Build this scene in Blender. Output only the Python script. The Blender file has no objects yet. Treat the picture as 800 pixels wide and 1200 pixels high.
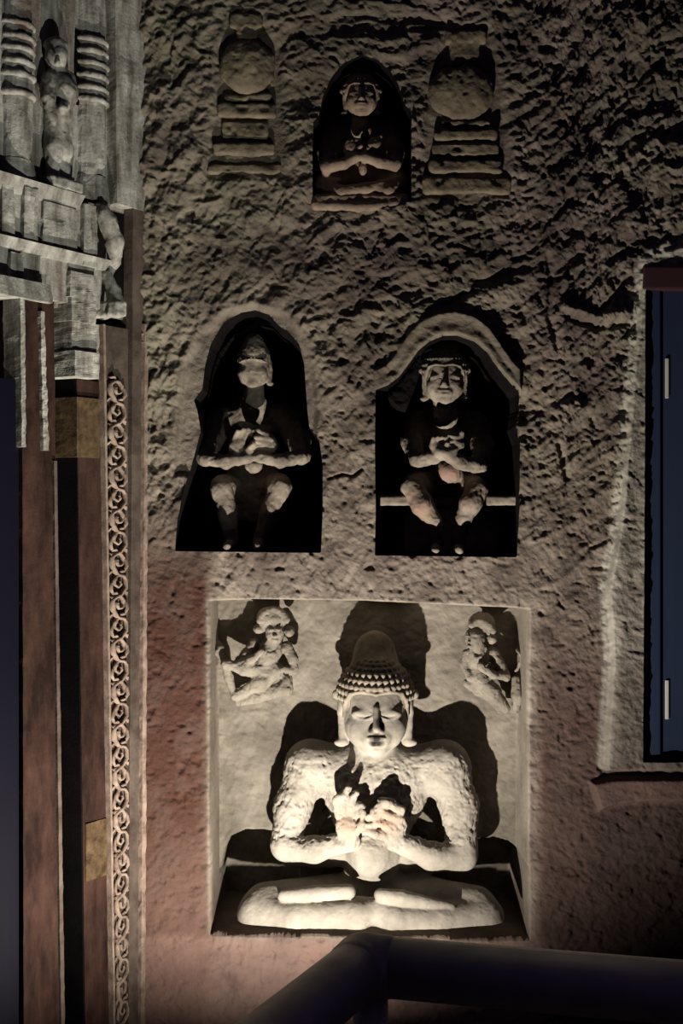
import bpy, math
import numpy as np
from mathutils import Vector, Matrix

# ------------------------------------------------------------------ camera, world, exposure
scene = bpy.context.scene
col = scene.collection
CAM_H, CAM_D, FPX = 1.6, 4.0, 1600.0
cam_data = bpy.data.cameras.new('camera')
cam = bpy.data.objects.new('camera', cam_data); col.objects.link(cam)
cam.location = (0, -CAM_D, CAM_H); cam.rotation_euler = (math.pi / 2, 0, 0)
cam_data.sensor_fit = 'VERTICAL'; cam_data.sensor_height = 36.0
cam_data.lens = 36.0 * FPX / 1200.0
cam_data.clip_start = 0.05
scene.camera = cam
world = bpy.data.worlds.new('night'); scene.world = world; world.use_nodes = True
bgn = world.node_tree.nodes['Background']
bgn.inputs[0].default_value = (0.50, 0.34, 1.0, 1); bgn.inputs[1].default_value = 0.018
scene.view_settings.view_transform = 'Standard'; scene.view_settings.look = 'None'
scene.view_settings.gamma = 1.0; scene.view_settings.use_curve_mapping = False
scene.view_settings.exposure = 0.0
LAMP = np.array([-0.09, -0.88, 0.12])
FILL_LAMP = np.array([0.80, -1.85, 0.12])
LAMP_POWER = 285.0
LAMP_ELEV = 70.0
LAMP_CONE = 150.0


def P(u, v, y=0.0):
    s = (CAM_D + y) / FPX
    return np.array([(u - 400) * s, y, CAM_H + (600 - v) * s])


PX = CAM_D / FPX
rng = np.random.default_rng(7)

# ------------------------------------------------------------------ noise (numpy)
def _hash(ix, iy, iz, seed):
    h = (ix.astype(np.int64) * 374761393 + iy.astype(np.int64) * 668265263 + iz.astype(np.int64) * 1274126177 + seed * 1442695041) & 0xFFFFFFFF
    h = ((h ^ (h >> 13)) * 1274126177) & 0xFFFFFFFF
    h = ((h ^ (h >> 16)) * 668265263) & 0xFFFFFFFF
    return ((h ^ (h >> 15)) & 0xFFFFFF) / float(0xFFFFFF)


def vnoise(p, seed=0):
    f = np.floor(p); w = p - f; w = w * w * w * (w * (w * 6 - 15) + 10); f = f.astype(np.int64)
    out = 0
    for dx in (0, 1):
        for dy in (0, 1):
            for dz in (0, 1):
                ww = (w[:, 0] if dx else 1 - w[:, 0]) * (w[:, 1] if dy else 1 - w[:, 1]) * (w[:, 2] if dz else 1 - w[:, 2])
                out = out + ww * _hash(f[:, 0] + dx, f[:, 1] + dy, f[:, 2] + dz, seed)
    return out * 2 - 1


def fbm(p, freq, octv=3, seed=0):
    a, s, out = 1.0, 0.0, 0
    for o in range(octv):
        out = out + a * vnoise(p * freq, seed + o); s += a; a *= 0.5; freq *= 2.03
    return out / s


def noise2(x, z, fx, fz, seed=0, octv=3):
    return fbm(np.stack([x * fx, z * fz, np.full_like(x, seed * 1.37)], 1), 1.0, octv, seed)


def facets(x, z, fx, fz, seed=0):
    """hacked-rock chips: Worley cells, each a randomly tilted plane"""
    px, pz = x * fx, z * fz
    ix, iz = np.floor(px).astype(np.int64), np.floor(pz).astype(np.int64)
    best = np.full(x.shape, 9.0); val = np.zeros(x.shape)
    zero = np.zeros_like(ix)
    for a in (-1, 0, 1):
        for b in (-1, 0, 1):
            cx, cz = ix + a, iz + b
            qx = cx + _hash(cx, cz, zero, seed); qz = cz + _hash(cx, cz, zero, seed + 1)
            d = (px - qx) ** 2 + (pz - qz) ** 2
            tx = _hash(cx, cz, zero, seed + 2) * 2 - 1; tz = _hash(cx, cz, zero, seed + 3) * 2 - 1
            o = _hash(cx, cz, zero, seed + 4) * 2 - 1
            h = 0.9 * (tx * (px - qx) + tz * (pz - qz)) + 0.5 * o
            m = d < best
            best = np.where(m, d, best); val = np.where(m, h, val)
    return val


# ------------------------------------------------------------------ materials
MATS = {}
ALB = 0.62


def stone(name, a, b, rough=0.92, scale=9.0, bump=0.5, bscale=120.0, bdist=0.004, attrs=(), spots=None, streak=1.0):
    if name in MATS: return MATS[name]
    a, b = [c * ALB for c in a], [c * ALB for c in b]
    attrs = [(n_, [c * ALB for c in cc]) for n_, cc in attrs]
    if spots: spots = ([c * ALB for c in spots[0]], spots[1], spots[2])
    m = bpy.data.materials.new(name); m.use_nodes = True
    nt = m.node_tree; N = nt.nodes; L = nt.links
    bs = N['Principled BSDF']; bs.inputs['Roughness'].default_value = rough
    bs.inputs['Specular IOR Level'].default_value = 0.06
    tc = N.new('ShaderNodeTexCoord')
    geo = N.new('ShaderNodeNewGeometry')
    n1 = N.new('ShaderNodeTexNoise'); n1.inputs['Scale'].default_value = scale; n1.inputs['Detail'].default_value = 6; n1.inputs['Roughness'].default_value = 0.65
    mp = N.new('ShaderNodeMapping'); mp.inputs['Scale'].default_value = (1, 1, streak)
    L.new(geo.outputs['Position'], mp.inputs['Vector']); L.new(mp.outputs['Vector'], n1.inputs['Vector'])
    cr = N.new('ShaderNodeValToRGB'); cr.color_ramp.elements[0].position = 0.36; cr.color_ramp.elements[1].position = 0.66
    cr.color_ramp.elements[0].color = (*a, 1); cr.color_ramp.elements[1].color = (*b, 1)
    L.new(n1.outputs['Fac'], cr.inputs['Fac'])
    out = cr.outputs['Color']
    if spots:
        n2 = N.new('ShaderNodeTexNoise'); n2.inputs['Scale'].default_value = spots[1]; n2.inputs['Detail'].default_value = 4
        L.new(mp.outputs['Vector'], n2.inputs['Vector'])
        r2 = N.new('ShaderNodeValToRGB'); r2.color_ramp.elements[0].position = spots[2]; r2.color_ramp.elements[1].position = spots[2] + 0.12
        L.new(n2.outputs['Fac'], r2.inputs['Fac'])
        mx = N.new('ShaderNodeMix'); mx.data_type = 'RGBA'
        L.new(r2.outputs['Color'], mx.inputs[0]); L.new(out, mx.inputs[6]); mx.inputs[7].default_value = (*spots[0], 1)
        out = mx.outputs[2]
    for (an, c) in attrs:
        at = N.new('ShaderNodeAttribute'); at.attribute_name = an
        mu = N.new('ShaderNodeMath'); mu.operation = 'MULTIPLY_ADD'; mu.use_clamp = True
        nn = N.new('ShaderNodeMath'); nn.operation = 'MULTIPLY_ADD'; nn.inputs[1].default_value = 1.6; nn.inputs[2].default_value = -0.1
        L.new(n1.outputs['Fac'], nn.inputs[0]); L.new(at.outputs['Fac'], mu.inputs[0]); L.new(nn.outputs[0], mu.inputs[1]); mu.inputs[2].default_value = 0
        mx = N.new('ShaderNodeMix'); mx.data_type = 'RGBA'
        L.new(mu.outputs[0], mx.inputs[0]); L.new(out, mx.inputs[6]); mx.inputs[7].default_value = (*c, 1)
        out = mx.outputs[2]
    L.new(out, bs.inputs['Base Color'])
    nb = N.new('ShaderNodeTexNoise'); nb.inputs['Scale'].default_value = bscale; nb.inputs['Detail'].default_value = 5; nb.inputs['Roughness'].default_value = 0.7
    L.new(geo.outputs['Position'], nb.inputs['Vector'])
    bp = N.new('ShaderNodeBump'); bp.inputs['Strength'].default_value = bump; bp.inputs['Distance'].default_value = bdist
    L.new(nb.outputs['Fac'], bp.inputs['Height']); L.new(bp.outputs['Normal'], bs.inputs['Normal'])
    MATS[name] = m
    return m


def paint(name, c, c2=None, rough=0.5, metal=0.0, bump=0.15, scale=30.0, stretch=(1, 1, 1), spec=0.12):
    if name in MATS: return MATS[name]
    m = bpy.data.materials.new(name); m.use_nodes = True
    nt = m.node_tree; N = nt.nodes; L = nt.links
    bs = N['Principled BSDF']; bs.inputs['Roughness'].default_value = rough; bs.inputs['Metallic'].default_value = metal
    bs.inputs['Specular IOR Level'].default_value = spec
    tc = N.new('ShaderNodeTexCoord'); mp = N.new('ShaderNodeMapping'); mp.inputs['Scale'].default_value = stretch
    L.new(tc.outputs['Object'], mp.inputs['Vector'])
    n = N.new('ShaderNodeTexNoise'); n.inputs['Scale'].default_value = scale; n.inputs['Detail'].default_value = 5
    L.new(mp.outputs['Vector'], n.inputs['Vector'])
    mx = N.new('ShaderNodeMix'); mx.data_type = 'RGBA'
    L.new(n.outputs['Fac'], mx.inputs[0]); mx.inputs[6].default_value = (*c, 1); mx.inputs[7].default_value = (*(c2 or c), 1)
    L.new(mx.outputs[2], bs.inputs['Base Color'])
    bp = N.new('ShaderNodeBump'); bp.inputs['Strength'].default_value = bump; bp.inputs['Distance'].default_value = 0.002
    L.new(n.outputs['Fac'], bp.inputs['Height']); L.new(bp.outputs['Normal'], bs.inputs['Normal'])
    MATS[name] = m
    return m


M_ROCK = stone('rock_wall', (0.12, 0.093, 0.083), (0.37, 0.31, 0.26), scale=7, bump=0.7, bscale=90, bdist=0.006,
               attrs=(('red', (0.092, 0.046, 0.034)), ('pale', (0.42, 0.38, 0.31)), ('lime', (0.62, 0.60, 0.52)), ('pink', (0.34, 0.215, 0.18)), ('green', (0.25, 0.25, 0.155)), ('soot_dark', (0.075, 0.055, 0.052))))
M_PANEL = stone('panel_stone', (0.185, 0.165, 0.135), (0.37, 0.335, 0.28), scale=8, bump=0.55, bscale=110, bdist=0.004)
M_NICHE_SHADE = stone('niche_shade_stone', (0.005, 0.004, 0.0045), (0.012, 0.010, 0.010), scale=8, bump=0.4)  # near-black: the shade inside the niches is put into the stone colour
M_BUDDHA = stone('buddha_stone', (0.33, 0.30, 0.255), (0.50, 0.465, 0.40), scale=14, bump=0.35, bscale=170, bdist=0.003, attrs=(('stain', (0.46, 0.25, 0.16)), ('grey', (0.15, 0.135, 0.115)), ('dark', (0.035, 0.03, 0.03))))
M_CURLS = stone('curl_stone', (0.20, 0.17, 0.13), (0.42, 0.37, 0.30), scale=16, bump=0.35, bscale=150, bdist=0.003)
M_DARKFIG = stone('weathered_stone', (0.20, 0.17, 0.14), (0.46, 0.40, 0.32), scale=16, bump=0.4, bscale=140, bdist=0.003, attrs=(('stain', (0.40, 0.22, 0.17)),))
M_TOPFIG = stone('brown_stone', (0.26, 0.19, 0.15), (0.46, 0.36, 0.27), scale=18, bump=0.35, bscale=160, bdist=0.003, attrs=(('stain', (0.52, 0.40, 0.28)),))
M_STUPA = stone('stupa_stone', (0.14, 0.115, 0.085), (0.34, 0.29, 0.20), scale=9, bump=0.6, bscale=90, bdist=0.006)
M_LIMED = stone('limed_stone', (0.20, 0.18, 0.15), (0.64, 0.63, 0.57), scale=22, bump=0.6, bscale=70, bdist=0.006, spots=((0.20, 0.14, 0.11), 9.0, 0.58), streak=0.22)
M_JAMB = stone('red_brown_stone', (0.022, 0.012, 0.010), (0.078, 0.042, 0.032), scale=14, bump=0.5, bscale=60, streak=0.35, spots=((0.11, 0.066, 0.04), 4.0, 0.63))
M_OCHRE = stone('ochre_stone', (0.060, 0.038, 0.020), (0.17, 0.115, 0.065), scale=30, bump=0.3)
M_SCROLL = stone('scroll_stone', (0.20, 0.145, 0.115), (0.46, 0.36, 0.29), scale=25, bump=0.3)
M_EDGE = stone('grey_brown_stone', (0.075, 0.055, 0.045), (0.17, 0.135, 0.11), scale=12, bump=0.4)
M_BLACK = stone('black_stone', (0.004, 0.0032, 0.004), (0.009, 0.007, 0.008), scale=8, bump=0.3)  # even near-black for the jamb return and the recesses
M_FLOOR = stone('floor_stone', (0.09, 0.075, 0.065), (0.17, 0.14, 0.12), scale=5, bump=0.4, bscale=60)
M_SHUT = paint('blue_shutter_paint', (0.013, 0.020, 0.045), (0.020, 0.029, 0.058), rough=0.55, stretch=(1, 1, 0.05))
M_DOOR = paint('dark_blue_door_paint', (0.0012, 0.0012, 0.005), (0.0022, 0.0022, 0.008), rough=0.6, stretch=(1, 1, 0.05))
M_HINGE = paint('bare_steel', (0.45, 0.43, 0.40), (0.6, 0.58, 0.52), rough=0.5, metal=0.3)
M_LINTEL = paint('maroon_wood', (0.022, 0.009, 0.012), (0.04, 0.016, 0.019), rough=0.8, stretch=(0.1, 1, 1))
M_RAIL = paint('worn_rail_steel', (0.34, 0.33, 0.30), (0.78, 0.74, 0.66), rough=0.5, metal=0.6, spec=0.5, bump=0.1, scale=24)
M_LAMP = paint('black_lamp_casing', (0.02, 0.02, 0.02), (0.03, 0.03, 0.03), rough=0.4)


# ------------------------------------------------------------------ mesh / object helpers
def mesh_np(name, V, Fq, smooth=True, attrs=None):
    me = bpy.data.meshes.new(name)
    V = np.asarray(V, dtype=np.float32); Fq = np.asarray(Fq, dtype=np.int32)
    k = Fq.shape[1]
    me.vertices.add(len(V)); me.vertices.foreach_set('co', V.ravel())
    me.loops.add(Fq.size); me.loops.foreach_set('vertex_index', Fq.ravel())
    me.polygons.add(len(Fq)); me.polygons.foreach_set('loop_start', np.arange(len(Fq), dtype=np.int32) * k)
    me.polygons.foreach_set('use_smooth', np.full(len(Fq), smooth))
    for an, av in (attrs or {}).items():
        a = me.attributes.new(an, 'FLOAT', 'POINT'); a.data.foreach_set('value', np.asarray(av, dtype=np.float32))
    me.update(calc_edges=True); me.validate()
    return me


def obj(name, me, mat, parent=None, loc=None):
    o = bpy.data.objects.new(name, me); col.objects.link(o)
    if mat and not me.materials: me.materials.append(mat)
    if parent: o.parent = parent
    if loc is not None: o.location = loc
    return o


def empty(name, loc, rot=(0, 0, 0)):
    o = bpy.data.objects.new(name, None); col.objects.link(o)
    o.location = loc; o.rotation_euler = rot; o.empty_display_size = 0.1
    return o


def tag(o, label=None, cat=None, group=None, kind=None):
    if label: o['label'] = label
    if cat: o['category'] = cat
    if group: o['group'] = group
    if kind: o['kind'] = kind
    return o


def box_mesh(name, c, half, bevel=0.004, seg=2):
    import bmesh
    bm = bmesh.new(); bmesh.ops.create_cube(bm, size=1.0)
    for v in bm.verts: v.co = Vector((c[0] + v.co.x * 2 * half[0], c[1] + v.co.y * 2 * half[1], c[2] + v.co.z * 2 * half[2]))
    if bevel: bmesh.ops.bevel(bm, geom=bm.edges[:], offset=bevel, segments=seg, affect='EDGES', profile=0.6)
    me = bpy.data.meshes.new(name); bm.to_mesh(me); bm.free()
    return me


def tube_mesh(name, pts, rad, nseg=20, caps=True):
    pts = [Vector(p) for p in pts]; n = len(pts)
    rads = rad if hasattr(rad, '__len__') else [rad] * n
    V, F = [], []
    up = None
    for i, p in enumerate(pts):
        t = (pts[min(i + 1, n - 1)] - pts[max(i - 1, 0)]).normalized()
        if up is None: up = t.orthogonal().normalized()
        up = (up - t * up.dot(t)).normalized(); s = t.cross(up)
        for k in range(nseg):
            a = 2 * math.pi * k / nseg
            V.append(p + (up * math.cos(a) + s * math.sin(a)) * rads[i])
    for i in range(n - 1):
        for k in range(nseg):
            k2 = (k + 1) % nseg
            F.append((i * nseg + k, i * nseg + k2, (i + 1) * nseg + k2, (i + 1) * nseg + k))
    if caps:
        F.append(tuple(range(nseg - 1, -1, -1))); F.append(tuple(range((n - 1) * nseg, n * nseg)))
    me = bpy.data.meshes.new(name); me.from_pydata([tuple(v) for v in V], [], F)
    for p in me.polygons: p.use_smooth = len(p.vertices) == 4
    return me


# ------------------------------------------------------------------ SDF sculpting
class Sculpt:
    def __init__(self, lo, hi, h):
        self.lo = np.array(lo, float); self.h = h
        self.n = np.maximum(np.ceil((np.array(hi) - self.lo) / h).astype(int) + 1, 4)
        self.ax = [(self.lo[i] + np.arange(self.n[i]) * h).astype(np.float32) for i in range(3)]
        self.F = np.full(self.n, 0.2, np.float32)

    def _apply(self, lo, hi, k, fn, op):
        pad = 2 * max(k, 0) + 3 * self.h + (0.045 if op == 'add' else 0.0)
        i0 = np.clip(np.floor((np.asarray(lo) - pad - self.lo) / self.h).astype(int), 0, self.n)
        i1 = np.clip(np.ceil((np.asarray(hi) + pad - self.lo) / self.h).astype(int) + 1, 0, self.n)
        if np.any(i1 <= i0): return
        sl = tuple(slice(a, b) for a, b in zip(i0, i1))
        x = self.ax[0][sl[0]][:, None, None]; y = self.ax[1][sl[1]][None, :, None]; z = self.ax[2][sl[2]][None, None, :]
        d = fn(x, y, z).astype(np.float32)
        a = self.F[sl]
        if op == 'add':
            r = np.minimum(a, d)
            if k > 0: r = r - np.maximum(k - np.abs(a - d), 0) ** 2 / (4 * k)
        else:
            d = -d; r = np.maximum(a, d)
            if k > 0: r = r + np.maximum(k - np.abs(a - d), 0) ** 2 / (4 * k)
        self.F[sl] = r

    def cap(self, a, b, ra, rb=None, k=0.01, op='add'):
        rb = ra if rb is None else rb
        a = np.array(a, float); b = np.array(b, float); ab = b - a; L2 = max(float(ab @ ab), 1e-9)
        rm = max(ra, rb)

        def fn(x, y, z):
            px, py, pz = x - a[0], y - a[1], z - a[2]
            t = np.clip((px * ab[0] + py * ab[1] + pz * ab[2]) / L2, 0, 1)
            return np.sqrt((px - t * ab[0]) ** 2 + (py - t * ab[1]) ** 2 + (pz - t * ab[2]) ** 2) - (ra + (rb - ra) * t)
        self._apply(np.minimum(a, b) - rm, np.maximum(a, b) + rm, k, fn, op)

    def chain(self, pts, rads, k=0.01, op='add'):
        for i in range(len(pts) - 1):
            r0 = rads[i] if hasattr(rads, '__len__') else rads
            r1 = rads[i + 1] if hasattr(rads, '__len__') else rads
            self.cap(pts[i], pts[i + 1], r0, r1, k, op)

    def ell(self, c, r, k=0.01, R=None, op='add'):
        c = np.array(c, float); r = np.array(r, float)

        def fn(x, y, z):
            px, py, pz = x - c[0], y - c[1], z - c[2]
            if R is not None:
                px, py, pz = (R[0, 0] * px + R[1, 0] * py + R[2, 0] * pz, R[0, 1] * px + R[1, 1] * py + R[2, 1] * pz, R[0, 2] * px + R[1, 2] * py + R[2, 2] * pz)
            k0 = np.sqrt((px / r[0]) ** 2 + (py / r[1]) ** 2 + (pz / r[2]) ** 2)
            k1 = np.sqrt((px / r[0] ** 2) ** 2 + (py / r[1] ** 2) ** 2 + (pz / r[2] ** 2) ** 2)
            return k0 * (k0 - 1) / (k1 + 1e-6)
        e = np.full(3, r.max()) if R is not None else r
        self._apply(c - e, c + e, k, fn, op)

    def box(self, c, half, rad=0.01, k=0.01, R=None, op='add'):
        c = np.array(c, float); hf = np.array(half, float) - rad

        def fn(x, y, z):
            px, py, pz = x - c[0], y - c[1], z - c[2]
            if R is not None:
                px, py, pz = (R[0, 0] * px + R[1, 0] * py + R[2, 0] * pz, R[0, 1] * px + R[1, 1] * py + R[2, 1] * pz, R[0, 2] * px + R[1, 2] * py + R[2, 2] * pz)
            qx, qy, qz = np.abs(px) - hf[0], np.abs(py) - hf[1], np.abs(pz) - hf[2]
            return np.sqrt(np.maximum(qx, 0) ** 2 + np.maximum(qy, 0) ** 2 + np.maximum(qz, 0) ** 2) + np.minimum(np.maximum(np.maximum(qx, qy), qz), 0) - rad
        e = np.full(3, np.linalg.norm(half)) if R is not None else np.array(half)
        self._apply(c - e, c + e, k, fn, op)

    def mesh(self):
        F = self.F; b = self.h
        for s in ((0,), (-1,)):
            F[s[0], :, :] = np.maximum(F[s[0], :, :], b); F[:, s[0], :] = np.maximum(F[:, s[0], :], b); F[:, :, s[0]] = np.maximum(F[:, :, s[0]], b)
        S = F < 0
        cnt = np.zeros(self.n - 1, np.uint8)
        for i in (0, 1):
            for j in (0, 1):
                for k in (0, 1):
                    cnt += S[i:self.n[0] - 1 + i, j:self.n[1] - 1 + j, k:self.n[2] - 1 + k]
        m = (cnt > 0) & (cnt < 8)
        cells = np.argwhere(m)
        idx = np.full(m.shape, -1, np.int32); idx[m] = np.arange(len(cells))
        acc = np.zeros((len(cells), 3)); num = np.zeros(len(cells))
        offs = [(i, j, k) for i in (0, 1) for j in (0, 1) for k in (0, 1)]
        for p in offs:
            for q in range(3):
                if p[q]: continue
                e = list(p); e[q] = 1
                a = F[cells[:, 0] + p[0], cells[:, 1] + p[1], cells[:, 2] + p[2]]
                c = F[cells[:, 0] + e[0], cells[:, 1] + e[1], cells[:, 2] + e[2]]
                x = (a < 0) != (c < 0)
                t = np.where(x, a / np.where(x, a - c, 1), 0)
                pos = np.array(p, float)[None, :].repeat(len(cells), 0); pos[:, q] += t
                acc += pos * x[:, None]; num += x
        V = self.lo + (cells + acc / num[:, None]) * self.h
        faces = []
        for q in range(3):
            r, s = (q + 1) % 3, (q + 2) % 3
            A = np.moveaxis(S, (q, r, s), (0, 1, 2))
            I = np.moveaxis(idx, (q, r, s), (0, 1, 2))
            d = A[:-1] != A[1:]
            e = np.argwhere(d[:, 1:-1, 1:-1]); e[:, 1] += 1; e[:, 2] += 1
            i, j, k = e.T
            quad = np.stack([I[i, j - 1, k - 1], I[i, j, k - 1], I[i, j, k], I[i, j - 1, k]], 1)
            fl = ~A[i, j, k]
            quad[fl] = quad[fl][:, ::-1]
            faces.append(quad)
        Q = np.concatenate(faces)
        Q = Q[np.all(Q >= 0, 1)]
        return V, Q


def vnormals(V, Q):
    fn = np.cross(V[Q[:, 2]] - V[Q[:, 0]], V[Q[:, 3]] - V[Q[:, 1]])
    N = np.zeros_like(V)
    for c in range(4):
        for a in range(3): N[:, a] += np.bincount(Q[:, c], fn[:, a], len(V))
    return N / (np.linalg.norm(N, axis=1, keepdims=True) + 1e-12)


def finish(S, name, mat, parent, origin, rough=None, attrs=None, seed=0, amp=0.0012, freq=70):
    """polygonise, weather the surface, make the object with its origin at `origin`"""
    V, Q = S.mesh(); N = vnormals(V, Q)
    a = amp if rough is None else rough(V)
    d = fbm(V, freq, 3, seed)
    d = d - 1.6 * np.maximum(fbm(V, freq * 1.3, 2, seed + 9) - 0.25, 0)
    V2 = V + N * (d * a)[:, None]
    at = {k: f(V) for k, f in (attrs or {}).items()}
    me = mesh_np(name, V2 - np.asarray(origin), Q, True, at)
    return obj(name, me, mat, parent)


def blob(*spots):
    def f(V):
        r = np.zeros(len(V))
        for (c, rad, s) in spots:
            r = np.maximum(r, s * np.clip(1.3 - np.linalg.norm(V - c, axis=1) / rad, 0, 1))
        return r
    return f


class Frame:
    def __init__(self, o, unit, pitch=0.0, yaw=0.0, roll=0.0):
        self.o = np.array(o, float); self.u = unit
        # local X right, Y towards the viewer, Z up
        B = np.array([[1, 0, 0], [0, -1, 0], [0, 0, 1]], float)
        Rm = Matrix.Rotation(yaw, 3, 'Z') @ Matrix.Rotation(pitch, 3, 'X') @ Matrix.Rotation(roll, 3, 'Y')
        self.R = np.array(Rm)
        self.B = self.R @ B

    def p(self, x, y, z): return self.o + self.u * (self.B @ np.array([x, y, z], float))

    def r(self, *r): return np.array(r) * self.u


def head_sdf(S, f, kind='fine', neck=True):
    """face, ears and neck of a carved head (unit = half the face width)"""
    u = f.u; R = f.R
    E = lambda c, r, k=0.15, op='add': S.ell(f.p(*c), f.r(*r), k * u, R, op)
    E((0, -0.1, 0.15), (0.98, 0.95, 1.10), 0.02)
    E((0, 0.10, -0.42), (0.87, 0.80, 0.70), 0.35)
    E((0, 0.64, -0.88), (0.32, 0.28, 0.24), 0.25)
    E((0, -0.35, 0.75), (1.02, 1.0, 0.95), 0.2)
    for s in (-1, 1):
        E((s * 0.46, 0.52, -0.28), (0.34, 0.30, 0.36), 0.3)
    if neck:
        S.cap(f.p(0, -0.50, -0.7), f.p(0, -0.55, -1.75), 0.56 * u, 0.66 * u, 0.03 * u)
    for s in ((-1, 1) if kind != 'worn' else (1,)):      # long pierced ears
        E((s * 1.06, -0.28, 0.30), (0.13, 0.30, 0.38), 0.08)
        S.cap(f.p(s * 1.07, -0.2, 0.1), f.p(s * 1.00, -0.05, -0.78), 0.12 * u, 0.15 * u, 0.10 * u)
        if kind != 'worn': E((s * 1.20, -0.30, 0.62), (0.16, 0.14, 0.16), 0.10)
        E((s * 1.06, 0.0, -0.84), (0.24, 0.13, 0.13), 0.08)
    if kind == 'worn':
        E((0, 1.02, 0.30), (0.70, 0.16, 0.26), 0.2, 'sub')
        S.chain([f.p(x, 0.90 - 0.42 * x * x, 0.66 - 0.30 * x * x) for x in np.linspace(-0.85, 0.85, 9)], 0.05 * u, 0.05 * u)
        return
    for s in (-1, 1):
        E((s * 0.42, 0.60, 0.22), (0.34, 0.22, 0.20), 0.06)                  # eyeball under a heavy lid
        S.chain([f.p(s * x, 0.865 - 0.36 * x * x, z) for x, z in ((0.12, 0.16), (0.30, 0.08), (0.50, 0.08), (0.74, 0.19))], 0.030 * u, 0.04 * u)
    for s in (-1, 1):
        S.chain([f.p(s * x, 0.865 - 0.30 * (x - 0.42) ** 2 - 0.10 * x, z) for x, z in ((0.16, 0.17), (0.30, 0.145), (0.48, 0.15), (0.68, 0.20))], 0.026 * u, 0.02 * u, 'sub')
        S.chain([f.p(s * x, 0.84 - 0.32 * x * x, z) for x, z in ((0.12, 0.30), (0.28, 0.40), (0.50, 0.41), (0.74, 0.30))], 0.022 * u, 0.03 * u, 'sub')
    S.cap(f.p(0, 0.86, 0.42), f.p(0, 1.10, -0.16), 0.075 * u, 0.125 * u, 0.10 * u)   # nose
    for s in (-1, 1):
        E((s * 0.135, 0.98, -0.22), (0.10, 0.12, 0.09), 0.05)
    E((0, 0.90, -0.55), (0.42, 0.16, 0.26), 0.15)                                # muzzle
    E((0.0, 1.02, -0.46), (0.30, 0.09, 0.060), 0.04)
    for s in (-1, 1): E((s * 0.1, 1.04, -0.455), (0.13, 0.07, 0.055), 0.04)
    E((0, 1.01, -0.63), (0.23, 0.10, 0.075), 0.04)
    S.chain([f.p(x, 1.11 - 0.5 * x * x, -0.545 + 0.22 * x * x) for x in np.linspace(-0.34, 0.34, 7)], 0.032 * u, 0.02 * u, 'sub')
    E((0, 1.0, -0.79), (0.26, 0.07, 0.06), 0.08, 'sub')


def hair_sdf(S, f, curls=True, rows=9, ushnisha=True):
    """hair cap with snail curls and the bun on the crown"""
    u = f.u; R = f.R
    S.ell(f.p(0, -0.42, 0.62), f.r(1.18, 1.19, 1.12), 0.01 * u, R)
    if ushnisha: S.ell(f.p(0, -1.05, 1.72), f.r(0.68, 0.60, 0.80), 0.5 * u, R)
    S.box(f.p(0, 1.2, -0.12), f.r(0.80, 1.1, 0.93), 0.30 * u, 0.02 * u, R, 'sub')     # opening of the face
    S.box(f.p(0, 0, -0.80), f.r(2, 2.5, 1.0), 0.05 * u, 0.05 * u, R, 'sub')
    hl = [(-0.99, 0.05, -0.1), (-0.97, 0.25, 0.42), (-0.80, 0.46, 0.80), (-0.42, 0.66, 0.90), (0, 0.74, 0.82), (0.42, 0.66, 0.90), (0.80, 0.46, 0.80), (0.97, 0.25, 0.42), (0.99, 0.05, -0.1)]
    S.chain([f.p(*q) for q in hl], 0.055 * u, 0.03 * u)
    if curls:
        for cz, rr, cy, c0 in ((0.62, (1.16, 1.17, 1.10), -0.42, 0),):
            nr = rows if c0 == 0 else 6
            for i in range(nr):
                ph = (-0.02 + 1.0 * i / (nr - 0.5)) * math.pi / 2 if c0 == 0 else (0.1 + 1.0 * i / (nr - 0.5)) * math.pi / 2
                n = max(3, int(2 * math.pi * math.cos(ph) / (0.165 if c0 == 0 else 0.30)))
                for j in range(n):
                    a = 2 * math.pi * (j + 0.5 * (i % 2)) / n
                    x, y, z = rr[0] * math.cos(ph) * math.cos(a), rr[1] * math.cos(ph) * math.sin(a), rr[2] * math.sin(ph)
                    if y + cy < -1.1: continue
                    if c0 == 0 and z + cz < 0.92 and abs(x) < 0.84 and y > 0: continue
                    S.ell(f.p(x, y + cy, z + cz), f.r(0.10, 0.10, 0.10), 0.02 * u, R)


# ------------------------------------------------------------------ lamp (stands on the floor below the frame)
def spot(name, loc, elev, yaw, cone, blend, power, colour, radius, parent):
    ld = bpy.data.lights.new(name, 'SPOT'); ld.energy = power; ld.color = colour
    ld.spot_size = math.radians(cone); ld.spot_blend = blend; ld.shadow_soft_size = radius
    lo = bpy.data.objects.new(name, ld); col.objects.link(lo); lo.parent = parent
    lo.location = Vector(loc) - parent.location
    d = Vector((math.sin(yaw) * math.cos(elev), math.cos(yaw) * math.cos(elev), math.sin(elev)))
    lo.rotation_euler = d.to_track_quat('-Z', 'Y').to_euler()
    return lo


def floodlight(label, pos, elev, yaw, cone, blend, power, colour):
    root = tag(empty('floor_floodlight', (pos[0], pos[1], 0)), label, 'lamp')
    d = Vector((math.sin(yaw) * math.cos(elev), math.cos(yaw) * math.cos(elev), math.sin(elev)))
    h = Vector((0, 0, pos[2])) - d * 0.03
    obj('housing', tube_mesh('housing', [h - d * 0.06, h - d * 0.05, h, h + d * 0.012], [0.025, 0.04, 0.055, 0.058], 24), M_LAMP, root)
    obj('bracket', box_mesh('bracket', (0, -0.02, 0.035), (0.05, 0.006, 0.035), 0.003), M_LAMP, root)
    obj('base', box_mesh('base', (0, -0.02, 0.008), (0.06, 0.06, 0.008), 0.004), M_LAMP, root)
    spot('lamp_beam', pos, elev, yaw, cone, blend, power, colour, 0.012, root)


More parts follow.
